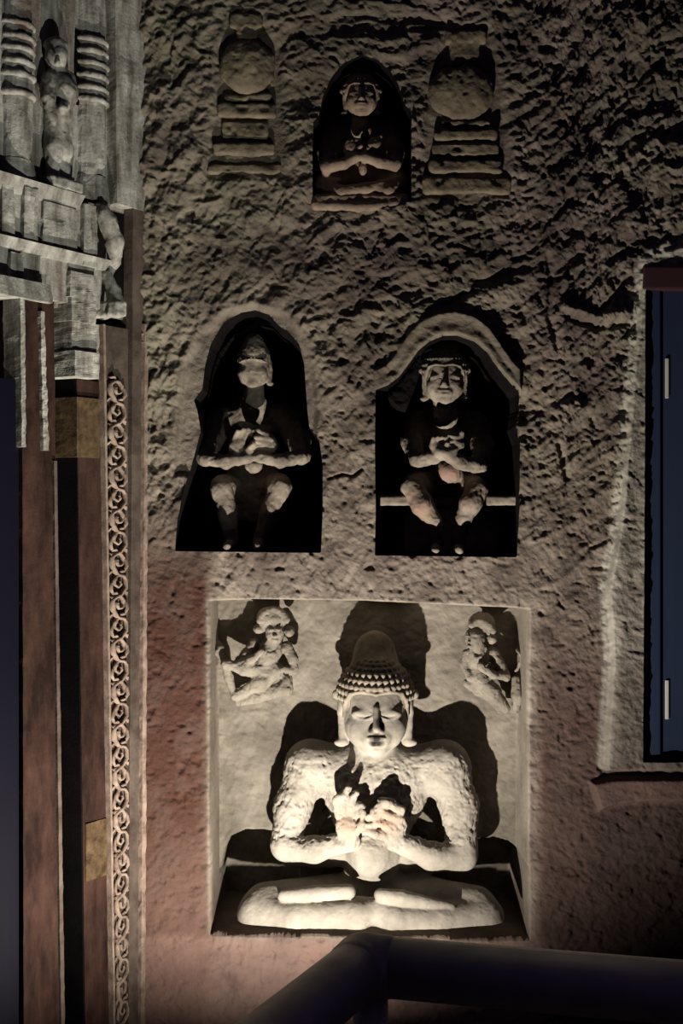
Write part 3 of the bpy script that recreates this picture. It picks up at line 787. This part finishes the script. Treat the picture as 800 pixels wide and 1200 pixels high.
S.box(P(423, 240, 0.09), (0.142, 0.09, 0.016), 0.014, 0.0)
S.chain([P(370, 241, 0.01), P(420, 243, 0.004), P(474, 239, 0.01)], 0.014, 0.01)
tag(finish(S, 'cushion', M_TOPFIG, b, org, None, None, 35, amp=0.003, freq=45), 'rolled stone cushion under the crossed legs')

# ------------------------------------------------------------------ the two flying attendants
org = P(305, 820, 0.2)
b = tag(empty('flying_attendant_relief', org), 'small pale attendant relief facing forward in a broad turban with knee bent out', 'relief')
S = Sculpt(P(246, 836, -0.01), P(356, 698, 0.23), 0.0024)
q = lambda u, v, y: P(u, v, y - 0.03)
S.ell(q(322, 741, 0.115), (0.028, 0.030, 0.034), 0.008)
S.cap(q(322, 739, 0.09), q(322, 745, 0.082), 0.004, 0.006, 0.004)
for s in (-1, 1): S.ell(q(322 + 4.5 * s, 738, 0.088), (0.007, 0.005, 0.004), 0.003)
S.ell(q(322, 750, 0.092), (0.010, 0.006, 0.004), 0.003)
S.ell(q(319, 724, 0.135), (0.048, 0.045, 0.036), 0.006)
for k in range(9):
    an = math.pi * (k + 0.5) / 9
    S.ell(q(320 - 16 * math.cos(an), 729 - 14 * math.sin(an), 0.105), (0.011, 0.011, 0.011), 0.004)
S.ell(q(304, 737, 0.14), (0.020, 0.022, 0.014), 0.006); S.ell(q(339, 740, 0.14), (0.016, 0.022, 0.016), 0.006)
S.cap(q(320, 752, 0.13), q(318, 762, 0.14), 0.022, 0.026, 0.01)
S.cap(q(317, 762, 0.145), q(307, 782, 0.15), 0.034, 0.027, 0.02)
S.chain([q(308, 757, 0.118), q(314, 766, 0.108), q(322, 766, 0.108), q(327, 757, 0.118)], 0.0055, 0.003)
S.chain([q(299, 755, 0.145), q(291, 768, 0.145), q(284, 779, 0.135)], [0.020, 0.018, 0.014], 0.01)
S.chain([q(284, 779, 0.13), q(296, 772, 0.115), q(306, 764, 0.105)], [0.014, 0.012, 0.010], 0.006)
S.ell(q(306, 764, 0.10), (0.011, 0.010, 0.008), 0.005)
S.chain([q(336, 758, 0.15), q(343, 772, 0.145), q(344, 786, 0.14), q(332, 784, 0.12)], [0.018, 0.016, 0.012, 0.010], 0.008)
S.chain([q(306, 786, 0.145), q(286, 783, 0.13), q(264, 778, 0.13)], [0.028, 0.020, 0.013], 0.012)
S.chain([q(264, 778, 0.14), q(268, 794, 0.155), q(273, 810, 0.165)], [0.013, 0.013, 0.010], 0.008)
S.chain([q(322, 786, 0.145), q(304, 800, 0.135), q(276, 816, 0.16)], [0.028, 0.022, 0.014], 0.012)
S.chain([q(336, 797, 0.145), q(334, 806, 0.145), q(300, 817, 0.15), q(280, 824, 0.17)], [0.018, 0.022, 0.018, 0.012], 0.01)
S.chain([q(254, 750, 0.19), q(260, 760, 0.165), q(266, 774, 0.165)], [0.006, 0.010, 0.010], 0.006)
S.chain([q(254, 752, 0.19), q(253, 764, 0.17), q(262, 777, 0.165)], [0.006, 0.008, 0.008], 0.006)
S.box(P(300, 760, 0.235), (0.2, 0.03, 0.2), 0.001, 0.01, None, 'sub')
finish(S, 'body', M_BUDDHA, b, org, None, {'stain': blob((P(270, 825, 0.15), 0.03, 0.2))}, 43, amp=0.003, freq=75).data.materials[0] = M_PANEL

org = P(575, 830, 0.2)
b = tag(empty('flying_attendant_relief', org), 'small pale attendant relief turning head inward with bent arm and legs swept outward', 'relief')
S = Sculpt(P(535, 846, -0.01), P(618, 706, 0.23), 0.0024)
S.ell(q(556, 748, 0.115), (0.030, 0.032, 0.034), 0.008)
S.cap(q(551, 746, 0.092), q(549, 752, 0.084), 0.004, 0.006, 0.004)
for s in (-1, 1): S.ell(q(552 + 5 * s, 745, 0.088), (0.007, 0.005, 0.004), 0.003)
S.ell(q(551, 757, 0.092), (0.009, 0.006, 0.004), 0.003)
S.ell(q(564, 731, 0.14), (0.040, 0.044, 0.036), 0.006)
for k in range(7):
    S.ell(q(553 + 4 * k, 733 - 9 * math.sin(k / 2.2) + 1.5 * k, 0.108), (0.011, 0.011, 0.011), 0.004)
S.ell(q(576, 749, 0.135), (0.014, 0.02, 0.016), 0.006)
S.cap(q(560, 760, 0.13), q(560, 768, 0.14), 0.020, 0.026, 0.01)
S.cap(q(560, 770, 0.145), q(560, 790, 0.15), 0.032, 0.025, 0.02)
S.chain([q(553, 762, 0.118), q(557, 771, 0.106), q(563, 770, 0.108), q(569, 760, 0.12)], 0.005, 0.003)
S.chain([q(577, 766, 0.145), q(585, 780, 0.14), q(593, 793, 0.13)], [0.020, 0.018, 0.013], 0.01)
S.chain([q(593, 793, 0.125), q(578, 791, 0.11), q(565, 783, 0.10)], [0.013, 0.012, 0.010], 0.006)
S.ell(q(563, 780, 0.098), (0.011, 0.010, 0.012), 0.005)
S.chain([q(547, 766, 0.15), q(544, 778, 0.15), q(550, 794, 0.13)], [0.015, 0.013, 0.011], 0.008)
S.chain([q(562, 796, 0.14), q(576, 810, 0.125), q(592, 830, 0.15)], [0.028, 0.024, 0.016], 0.012)
S.chain([q(546, 800, 0.16), q(560, 810, 0.15), q(576, 818, 0.155), q(588, 836, 0.175)], [0.012, 0.014, 0.014, 0.010], 0.008)
S.chain([q(604, 796, 0.165), q(606, 815, 0.16), q(604, 832, 0.17)], [0.012, 0.018, 0.012], 0.01)
S.chain([q(604, 762, 0.18), q(612, 770, 0.175), q(605, 786, 0.175)], [0.005, 0.006, 0.006], 0.004)
S.box(P(575, 770, 0.235), (0.2, 0.03, 0.2), 0.001, 0.01, None, 'sub')
finish(S, 'body', M_PANEL, b, org, None, None, 53, amp=0.003, freq=75)

# ------------------------------------------------------------------ the two stupas in low relief
def stupa(label, dome, tiers, neck, top, seed):
    o = P((dome[0] + dome[1]) / 2, tiers[-1][3], 0.01)
    root = tag(empty('stupa_relief', o), label, 'relief', 'stupas flanking the top niche')
    lo, hi = P(dome[0] - 8, dome[3] + 8, -0.06), P(dome[1] + 8, dome[2] - 8, 0.06)
    S = Sculpt(lo, hi, 0.0035)
    cx, cv = (dome[0] + dome[1]) / 2, (dome[2] + dome[3]) / 2
    S.ell(P(cx, cv, 0.004), ((dome[1] - dome[0]) / 2 * PX, 0.034, (dome[3] - dome[2]) / 2 * PX), 0.0)
    finish(S, 'dome', M_STUPA, root, o, None, None, seed, amp=0.007, freq=30)
    for k, (u0, u1, v0, v1) in enumerate(tiers):
        amp_t = 0.008
        S = Sculpt(P(u0 - 5, v1 + 5, -0.06), P(u1 + 5, v0 - 5, 0.06), 0.0035)
        S.box(P((u0 + u1) / 2, (v0 + v1) / 2, 0.02), ((u1 - u0) / 2 * PX, 0.021 + 0.006 * (k % 2), (v1 - v0) / 2 * PX), 0.008, 0.0)
        finish(S, 'tier', M_STUPA, root, o, None, None, seed + 3 + k, amp=amp_t, freq=24)
    S = Sculpt(P(top[0] - 6, neck[3] + 5, -0.06), P(top[1] + 6, top[2] - 5, 0.06), 0.0035)
    S.box(P((neck[0] + neck[1]) / 2, (neck[2] + neck[3]) / 2, 0.02), ((neck[1] - neck[0]) / 2 * PX, 0.026, (neck[3] - neck[2]) / 2 * PX + 0.01), 0.008, 0.0)
    S.box(P((top[0] + top[1]) / 2, (top[2] + top[3]) / 2, 0.02), ((top[1] - top[0]) / 2 * PX, 0.030, (top[3] - top[2]) / 2 * PX), 0.008, 0.01)
    finish(S, 'finial', M_STUPA, root, o, None, None, seed + 30, amp=0.006, freq=30)


stupa('stupa in low relief with round dome, on the doorway side of the top niche', (257, 323, 46, 110), [(262, 318, 112, 120), (254, 324, 123, 139), (260, 314, 143, 164), (250, 322, 170, 184), (243, 330, 193, 205)], (278, 302, 36, 46), (270, 308, 18, 36), 60)
stupa('stupa in low relief with squat dome, on the shuttered window side of the top niche', (502, 579, 76, 141), [(516, 574, 142, 150), (508, 580, 154, 166), (506, 584, 170, 184), (502, 588, 189, 204), (496, 597, 209, 228)], (526, 562, 58, 76), (520, 568, 38, 54), 110)

# ------------------------------------------------------------------ left facade: a wall turned 120 degrees to the rock wall
FO = np.array([-0.58, 0.0, 0.0]); FT = np.array([-0.5105, -0.8599, 0.0]); FN = np.array([0.8599, -0.5105, 0.0])


def ft(u, n=0.0):
    """distance along the facade from the corner of the line seen at column u"""
    du = u - 400
    return (FO[0] * FPX + FN[0] * n * FPX - du * (CAM_D + FN[1] * n)) / (du * FT[1] - FT[0] * FPX)


def fz(u, v, n=0.0):
    t = ft(u, n); y = FT[1] * t + FN[1] * n
    return CAM_H + (600 - v) * (CAM_D + y) / FPX


FROT = math.atan2(FT[1], FT[0])       # facade frame: local x = along (away from the corner), local y = -normal side, z up
# local coordinates (t, m, z) with m = depth axis = z x t ; sign so that +n is towards the room
FS = 1.0 if np.dot(np.cross([0, 0, 1], FT), FN) > 0 else -1.0


def loft(name, prof_bot, prof_top, z0, z1, mat, parent, base, nz=60, amp=0.003, seed=0, freq=30, sub_n=6, group=None):
    """a long stone member: closed (t, n) outline lofted from z0 to z1, edges subdivided and weathered"""
    pb, pt = np.array(prof_bot, float), np.array(prof_top, float)
    k = len(pb); ring_b, ring_t = [], []
    for i in range(k):
        for s in range(sub_n):
            w = s / sub_n
            ring_b.append(pb[i] * (1 - w) + pb[(i + 1) % k] * w); ring_t.append(pt[i] * (1 - w) + pt[(i + 1) % k] * w)
    ring_b, ring_t = np.array(ring_b), np.array(ring_t); R_ = len(ring_b)
    zs = np.linspace(0, 1, nz + 1); V = []
    for w in zs:
        r = ring_b * (1 - w) + ring_t * w
        V.append(np.stack([r[:, 0], FS * r[:, 1], np.full(R_, z0 + (z1 - z0) * w)], 1))
    V = np.concatenate(V)
    cen = np.array([V[:, 0].mean(), V[:, 1].mean(), 0])
    rad = V - cen; rad[:, 2] = 0; rad /= np.linalg.norm(rad, axis=1, keepdims=True) + 1e-9
    V = V + rad * (fbm(V, freq, 3, seed) * amp)[:, None]
    F = []
    for j in range(nz):
        for i in range(R_):
            i2 = (i + 1) % R_
            F.append((j * R_ + i, j * R_ + i2, (j + 1) * R_ + i2, (j + 1) * R_ + i))
    F.append(tuple(range(R_ - 1, -1, -1))); F.append(tuple(range(nz * R_, (nz + 1) * R_)))
    me = bpy.data.meshes.new(name); me.from_pydata((V - np.array(base)).tolist(), [], F); me.update()
    import bmesh
    bm = bmesh.new(); bm.from_mesh(me); bmesh.ops.recalc_face_normals(bm, faces=bm.faces[:]); bm.to_mesh(me); bm.free()
    return obj(name, me, mat, parent)


def fempty(name, t, z=0.0):
    p = FO + FT * t
    return empty(name, (p[0], p[1], z), (0, 0, FROT))


def rect(t0, t1, n0, n1): return [(t0, n0), (t1, n0), (t1, n1), (t0, n1)]


wl = tag(fempty('wall_left', 0.0), kind='structure')
tag(wl, 'carved stone doorway wall standing at an angle to the rock wall')
loft('wall_core', rect(-0.06, 1.6, -0.34, -0.26), rect(-0.06, 1.6, -0.34, -0.26), 0, 3.9, M_BLACK, wl, (0, 0, 0), 20, 0.0)

frame = tag(fempty('door_frame', 0.0), 'carved stone door frame of stepped red-brown jambs with a scroll band', 'door frame')
ztop = fz(140, 383)
# corner strip and scroll band bed
loft('corner_strip', rect(-0.05, ft(150), -0.27, 0.0), rect(-0.05, ft(156), -0.27, 0.0), 0, fz(160, 244), M_EDGE, frame, (0, 0, 0), 90, 0.003, 3)
loft('corner_bead', rect(ft(166), ft(161), -0.02, 0.012), rect(ft(170), ft(166), -0.02, 0.012), 0, fz(168, 380), M_SCROLL, frame, (0, 0, 0), 120, 0.004, 5, 60, 3)
tb0, tb1, tt0, tt1 = ft(150), ft(131), ft(150), ft(119)
loft('scroll_bed', rect(ft(150, -.012), ft(134, -.012), -0.27, -0.012), rect(ft(150, -.012), ft(121, -.012), -0.27, -0.012), 0, ztop, M_EDGE, frame, (0, 0, 0), 90, 0.0025, 7)
loft('inner_jamb', rect(ft(130.0, -.02), ft(101, -.02), -0.27, -0.02), rect(ft(117, -.02), ft(90, -.02), -0.27, -0.02), 0, fz(105, 445), M_JAMB, frame, (0, 0, 0), 90, 0.0025, 9)
loft('outer_jamb', rect(ft(73, .03), ft(28, .03), -0.27, 0.03), rect(ft(63, .03), ft(26, .03), -0.27, 0.03), 0, fz(40, 352), M_JAMB, frame, (0, 0, 0), 90, 0.0025, 11)
loft('jamb_return', rect(ft(101, -.02) + 0.001, ft(101, -.02) + 0.006, -0.26, -0.022), rect(ft(90, -.02) + 0.001, ft(90, -.02) + 0.006, -0.26, -0.022), 0, fz(105, 340), M_BLACK, frame, (0, 0, 0), 30, 0.0, 13)
loft('dark_recess', rect(ft(102, -.16), ft(40, -.16), -0.27, -0.16), rect(ft(92, -.16), ft(30, -.16), -0.27, -0.16), 0, fz(80, 345), M_BLACK, frame, (0, 0, 0), 20, 0.001, 12)
# edge fillets that catch the light
loft('jamb_fillet', rect(ft(75, .03), ft(70.5, .03), -0.02, 0.037), rect(ft(64.5, .03), ft(61, .03), -0.02, 0.037), 0, fz(60, 540, .03), M_EDGE, frame, (0, 0, 0), 90, 0.002, 14, 60, 3)
loft('jamb_fillet', rect(ft(56, .035), ft(49, .035), -0.02, 0.040), rect(ft(50, .035), ft(46, .035), -0.02, 0.040), fz(52, 528, .03), fz(50, 366, .03), M_LIMED, frame, (0, 0, 0), 60, 0.005, 15, 60, 3)
loft('jamb_fillet', rect(ft(29, .035), ft(24, .035), -0.02, 0.040), rect(ft(27, .035), ft(22, .035), -0.02, 0.040), fz(26, 524, .03), fz(24, 350, .03), M_LIMED, frame, (0, 0, 0), 60, 0.004, 16, 60, 3)
# blocks of the inner jamb: capital and ochre stones
for (v0, v1, uL, uR, mat, dn, nm) in ((412, 442, 88, 117, M_LIMED, 0.022, 'capital'), (378, 412, 84, 116, M_LIMED, 0.008, 'capital'), (345, 378, 84, 112, M_LIMED, 0.014, 'capital'), (466, 536, 90, 117, M_OCHRE, -0.012, 'ochre_block'), (966, 1034, 101, 128.5, M_OCHRE, -0.0165, 'ochre_block')):
    n = dn
    loft(nm, rect(ft(uR, n), ft(uL, n), -0.2, n), rect(ft(uR, n), ft(uL, n), -0.2, n), fz(100, v1, n), fz(100, v0, n), mat, frame, (0, 0, 0), 14, 0.006 if nm == 'capital' else 0.002, int(v0), 40)
# scrolls: one S-shaped vine turn each, sharing one mesh
sc = []
for k in range(26):
    a_ = k / 25 * 2.1 * math.pi
    r_ = 0.0265 * (1 - 0.78 * k / 25)
    sc.append((r_ * math.cos(a_), FS * 0.004, r_ * math.sin(a_)))
sc = [(-0.026, FS * 0.0, -0.045), (0.006, FS * 0.003, -0.038), (0.024, FS * 0.004, -0.02)] + sc
def join_meshes(name, parts):
    import bmesh
    bm = bmesh.new()
    for m_ in parts: bm.from_mesh(m_)
    me = bpy.data.meshes.new(name); bm.to_mesh(me); bm.free()
    return me


leaf1 = [(-0.020, FS * 0.002, -0.034), (-0.028, FS * 0.004, -0.018), (-0.030, FS * 0.004, 0.0), (-0.024, FS * 0.002, 0.012)]
leaf2 = [(0.020, FS * 0.002, -0.026), (0.030, FS * 0.004, -0.030), (0.033, FS * 0.003, -0.040)]
leaf3 = [(0.002, FS * 0.003, 0.027), (0.014, FS * 0.004, 0.032), (0.024, FS * 0.003, 0.028)]
mesh_scroll = join_meshes('scroll', [tube_mesh('vine', sc, [0.0055] * 16 + [0.0045] * (len(sc) - 16), 6), tube_mesh('leaf', leaf1, [0.003, 0.0055, 0.005, 0.002], 6), tube_mesh('leaf', leaf2, [0.003, 0.005, 0.002], 6), tube_mesh('leaf', leaf3, [0.002, 0.005, 0.002], 6)])
_c = np.empty(len(mesh_scroll.vertices) * 3); mesh_scroll.vertices.foreach_get('co', _c); _c = _c.reshape(-1, 3)
_c += np.stack([fbm(_c + k_ * 3.1, 90, 2, 200 + k_) for k_ in range(3)], 1) * 0.004
mesh_scroll.vertices.foreach_set('co', _c.ravel())
mesh_scroll.materials.append(M_SCROLL)
bed = next(o for o in frame.children if o.name.startswith('scroll_bed'))
zz = fz(140, 1186); i = 0
while zz < ztop - 0.14:
    w = zz / ztop
    tl, tr = ft(149, -.012) * (1 - w) + ft(149, -.012) * w, ft(136, -.012) * (1 - w) + ft(123, -.012) * w
    tl += 0.0; wd = min(abs(tr - tl), 0.075)
    o = bpy.data.objects.new('scroll', mesh_scroll); col.objects.link(o); o.parent = bed
    sgn = 1 if i % 2 else -1
    o.location = ((tr + tl) / 2 + (0.012 * w), FS * -0.010, zz)
    o.scale = (sgn * wd / 0.064, 1.0 + 0.8 * w, 1.0)
    zz += 0.0615; i += 1
loft('scroll_border', rect(ft(131.5, -.01), ft(133.5, -.01), -0.05, -0.002), rect(ft(118.5, -.01), ft(121, -.01), -0.05, -0.002), 0, ztop, M_SCROLL, frame, (0, 0, 0), 80, 0.002, 17, 60, 3)

# dark blue door leaf inside the doorway
dl = tag(fempty('door_1', ft(14, 0.02)), 'dark blue door leaf at the edge of the stone doorway', kind='structure')
t0 = ft(14, 0.02)
for k in range(4):
    a0, a1 = ft(22, 0.02) - t0 + k * 0.14, ft(22, 0.02) - t0 + (k + 1) * 0.14 - 0.006
    loft('board', rect(a0, a1, -0.03, 0.02), rect(a0, a1, -0.03, 0.02), 0.01, fz(10, 444, .02), M_DOOR, dl, (0, 0, 0), 2, 0.0, 0)

# upper facade
LZ = [2.17, 2.284, 2.44]
up = tag(fempty('carved_entablature', 0.0), 'grey lime-washed stone entablature of stacked ledges above the doorway', 'entablature')
loft('back_slab', rect(-0.05, 1.5, -0.27, -0.035), rect(-0.05, 1.5, -0.27, -0.035), 2.16, 3.85, M_LIMED, up, (0, 0, 0), 60, 0.006, 21, 12, 30)
loft('corner_band', rect(ft(178), ft(137), -0.2, 0.0), rect(ft(178), ft(132), -0.2, 0.0), fz(160, 245), 3.85, M_LIMED, up, (0, 0, 0), 80, 0.006, 22, 14)
loft('slot_shade', rect(ft(153, -.033), ft(128, -.033), -0.2, -0.033), rect(ft(153, -.033), ft(128, -.033), -0.2, -0.033), fz(142, 362), fz(142, 246), M_BLACK, up, (0, 0, 0), 10, 0.0, 23)  # near-black plate on the slab: the slot's shade is put into its colour
loft('ledge', rect(ft(100, .03), 1.4, -0.1, 0.004), rect(ft(100, .018), 1.4, -0.1, 0.018), LZ[2] - 0.012, LZ[2] + 0.03, M_LIMED, up, (0, 0, 0), 6, 0.006, 24, 20, 40)
loft('ledge', rect(ft(134, .04), 1.4, -0.1, 0.008), rect(ft(132, .022), 1.4, -0.1, 0.022), LZ[1] - 0.005, LZ[1] + 0.024, M_LIMED, up, (0, 0, 0), 6, 0.006, 25, 20, 40)
loft('frieze', rect(ft(104, .0), 1.4, -0.1, 0.0), rect(ft(102, .0), 1.4, -0.1, 0.0), LZ[1], LZ[2], M_LIMED, up, (0, 0, 0), 24, 0.009, 26, 22, 50)
loft('lower_frieze', rect(ft(122, .01), 1.4, -0.1, 0.0), rect(ft(124, .01), 1.4, -0.1, 0.0), LZ[0], LZ[1], M_LIMED, up, (0, 0, 0), 20, 0.009, 27, 22, 50)
loft('lintel_lip', rect(ft(62, .05), 1.4, -0.1, 0.05), rect(ft(62, .05), 1.4, -0.1, 0.04), LZ[0] - 0.02, LZ[0] + 0.03, M_LIMED, up, (0, 0, 0), 6, 0.006, 28, 20, 40)
for (u0, u1, v0, v1, n) in ((28, 44, 220, 292, 0.014), (50, 90, 240, 300, 0.009), (2, 16, 215, 285, 0.010), (98, 114, 240, 312, 0.014), (12, 26, 296, 330, 0.012), (82, 112, 320, 350, 0.014)):
    loft('frieze_block', rect(ft(u1, n), ft(u0, n), -0.05, n), rect(ft(u1 + 1, n), ft(u0 + 1, n), -0.05, n), fz((u0 + u1) / 2, v1, n), fz((u0 + u1) / 2, v0, n), M_LIMED, up, (0, 0, 0), 14, 0.007, int(u0 * 3 + v0), 30)


def fsculpt(t0, t1, n0, n1, z0, z1, h):
    lo = (t0, min(FS * n0, FS * n1), z0); hi = (t1, max(FS * n0, FS * n1), z1)
    return Sculpt(lo, hi, h)


def fl_(u, v, n): return np.array([ft(u, n), FS * n, fz(u, v, n)])


# volute bracket by the slot
S = fsculpt(ft(150, .06), ft(108, .0), -0.08, 0.10, fz(128, 384), fz(128, 236), 0.004)
S.chain([fl_(118, 246, 0.02), fl_(127, 262, 0.03), fl_(134, 285, 0.03), fl_(135, 305, 0.015), fl_(128, 316, 0.0)], [0.022, 0.026, 0.026, 0.022, 0.016], 0.01)
S.chain([fl_(124, 322, 0.0), fl_(133, 340, 0.02), fl_(135, 356, 0.03)], [0.018, 0.02, 0.026], 0.01)
S.box(fl_(132, 364, 0.01), (0.045, 0.05, 0.022), 0.008, 0.006)
finish(S, 'bracket', M_LIMED, up, (0, 0, 0), None, None, 81, amp=0.005, freq=35)


def pilaster(label, uc, w, vr, vtop, vbot, seed):
    root = tag(fempty('ringed_pilaster', ft(uc)), label, 'pilaster')
    base = np.array([ft(uc), 0, 0])
    z0, z1 = fz(uc, vbot), 3.8
    n = 10; r = w
    prof = lambda k: [(ft(uc) + r * k * math.cos(math.pi * j / n), -0.036 + r * k * 0.75 * math.sin(math.pi * j / n)) for j in range(n + 1)]
    loft('shaft', prof(1.0), prof(0.92), z0, z1, M_LIMED, root, base, 90, 0.007, seed, 22, 2)
    loft('base', prof(1.30), prof(1.05), z0 - 0.0, z0 + 0.07, M_LIMED, root, base, 8, 0.006, seed + 1, 25, 2)
    for k, v in enumerate(vr):
        z = fz(uc, v)
        S = fsculpt(ft(uc) - r * 1.5, ft(uc) + r * 1.5, -0.06, r * 1.5, z - 0.025, z + 0.025, 0.0042)
        for j in range(n):
            a0, a1 = math.pi * j / n, math.pi * (j + 1) / n
            S.cap((ft(uc) + r * 1.02 * math.cos(a0), FS * (-0.036 + r * 0.78 * math.sin(a0)), z), (ft(uc) + r * 1.02 * math.cos(a1), FS * (-0.036 + r * 0.78 * math.sin(a1)), z), 0.0085, None, 0.0)
        finish(S, 'ring', M_LIMED, root, base, None, None, seed + 5 + k, amp=0.004, freq=40)


pilaster('grey ringed stone pilaster beside the pale corner band', 117, 0.052, [48, 62, 76, 90, 104, 118], 0, 236, 300)
pilaster('grey ringed stone pilaster farther from the corner band, beyond the small worn figure', 31, 0.048, [28, 44, 58, 73, 88, 110], 0, 218, 340)
# worn carved figure between the pilasters
fg = tag(fempty('worn_figure_relief', ft(70)), 'worn standing stone figure carved between the two ringed pilasters', 'relief')
base = np.array([ft(70), 0, 0])
S = fsculpt(ft(98, 0), ft(46, 0), -0.10, 0.08, fz(70, 226), fz(70, 22), 0.004)
S.ell(fl_(66, 66, 0.0), (0.028, 0.034, 0.036), 0.008)
S.ell(fl_(65, 54, -0.01), (0.034, 0.034, 0.022), 0.008)
S.cap(fl_(67, 66, 0.034), fl_(67, 74, 0.038), 0.005, 0.008, 0.005)
S.chain([fl_(68, 86, -0.02), fl_(68, 108, -0.015), fl_(68, 135, -0.02)], [0.03, 0.05, 0.034], 0.02)
S.chain([fl_(80, 92, -0.01), fl_(80, 115, 0.0), fl_(72, 128, 0.03)], [0.02, 0.018, 0.014], 0.01)
S.chain([fl_(57, 92, -0.01), fl_(56, 115, 0.0), fl_(62, 138, 0.01)], [0.02, 0.018, 0.014], 0.01)
S.chain([fl_(64, 140, -0.02), fl_(62, 175, -0.015), fl_(62, 212, -0.02)], [0.03, 0.024, 0.018], 0.015)
S.chain([fl_(73, 140, -0.02), fl_(74, 175, -0.015), fl_(74, 212, -0.02)], [0.03, 0.024, 0.018], 0.015)
S.box(fl_(68, 218, -0.02), (0.06, 0.04, 0.016), 0.006, 0.006)
finish(S, 'body', M_LIMED, fg, base, None, None, 91, amp=0.004, freq=40)
loft('hollow_shade', rect(ft(104, -.04), ft(84, -.04), -0.2, -0.031), rect(ft(102, -.04), ft(86, -.04), -0.2, -0.031), fz(94, 118), fz(94, 30), M_BLACK, up, (0, 0, 0), 8, 0.004, 95, 30)  # near-black plate; stands in for the shade of a hollow beside the figure

# ------------------------------------------------------------------ shuttered window at the right
y0 = 0.16
so = P(880, 893, y0)
sh = tag(empty('window_shutter', so), 'dark blue boarded window shutter with two pale hinge strips', 'shutter')


def pbox(name, u0, u1, v0, v1, ya, yb, mat, parent, o, bevel=0.004):
    p0, p1 = P(u0, v1, 0), P(u1, v0, 0)
    c = np.array([(p0[0] + p1[0]) / 2, (ya + yb) / 2, (p0[2] + p1[2]) / 2]) - o
    return obj(name, box_mesh(name, c, ((p1[0] - p0[0]) / 2, abs(yb - ya) / 2, (p1[2] - p0[2]) / 2), bevel), mat, parent)


pbox('stile', 753, 775, 339, 892, 0.012, 0.10, M_SHUT, sh, so)
for k in range(7):
    pbox('board', 776 + 39 * k, 814 + 39 * k, 339, 892, 0.022 + 0.004 * (k % 2), 0.09, M_SHUT, sh, so, 0.003)
for (v0, v1) in ((419, 466), (798, 844)):
    pbox('hinge_strip', 781, 785, v0, v1, 0.016, 0.028, M_HINGE, sh, so, 0.002)
tag(pbox('trim_1', 752, 1062, 313, 340, -0.022, 0.2, M_LINTEL, None, np.zeros(3), 0.006), 'dark maroon lintel over the blue shutter', kind='structure')

# ------------------------------------------------------------------ handrail in front of the wall
RZ, RR = 0.943, 0.043
c0 = Vector((0.032, -2.02, RZ))
rdir = Vector((0.4375, -0.115, 0)).normalized(); ldir2 = Vector((-0.095, -0.228, 0)).normalized()
rail = tag(empty('handrail', (c0.x, c0.y, 0)), 'dark worn tubular steel handrail turning a corner before the carved wall', 'railing')
o0 = Vector((c0.x, c0.y, 0))
obj('rail_tube', tube_mesh('rail_tube', [c0 + rdir * 0.0 - o0, c0 + rdir * 0.8 - o0, c0 + rdir * 1.9 - o0], RR, 28), M_RAIL, rail)
pts = [c0 + ldir2 * d - o0 for d in (0.02, 0.12, 0.13, 0.9, 1.5)]
obj('rail_tube', tube_mesh('rail_tube', [pts[0], pts[1], pts[3], pts[4]], RR, 28), M_RAIL, rail)
S = Sculpt(np.array(c0) - 0.08, np.array(c0) + 0.08, 0.003)
S.ell(c0, (RR + 0.002, RR + 0.002, RR + 0.002), 0.0)
S.cap(c0, c0 + rdir * 0.03, RR + 0.002, None, 0.004); S.cap(c0, c0 + ldir2 * 0.03, RR + 0.002, None, 0.004)
finish(S, 'corner_joint', M_RAIL, rail, np.array(o0), amp=0.0)
for (p, h_) in ((c0 + rdir * 0.01, 0.0), (c0 + rdir * 1.0, 0.0), (c0 + ldir2 * 1.2, 0.0)):
    q0 = p - o0
    obj('post', tube_mesh('post', [(q0.x, q0.y, 0.0), (q0.x, q0.y, RZ - 0.03)], 0.026, 20), M_RAIL, rail)
    obj('foot_plate', box_mesh('foot_plate', (q0.x, q0.y, 0.006), (0.06, 0.06, 0.006), 0.003), M_RAIL, rail)
for z in (0.30, 0.62):
    obj('mid_rail', tube_mesh('mid_rail', [(*(c0 - o0).xy, z), (*(c0 + rdir * 1.9 - o0).xy, z)], 0.014, 14), M_RAIL, rail)
    obj('mid_rail', tube_mesh('mid_rail', [(*(c0 - o0).xy, z), (*(c0 + ldir2 * 1.5 - o0).xy, z)], 0.014, 14), M_RAIL, rail)
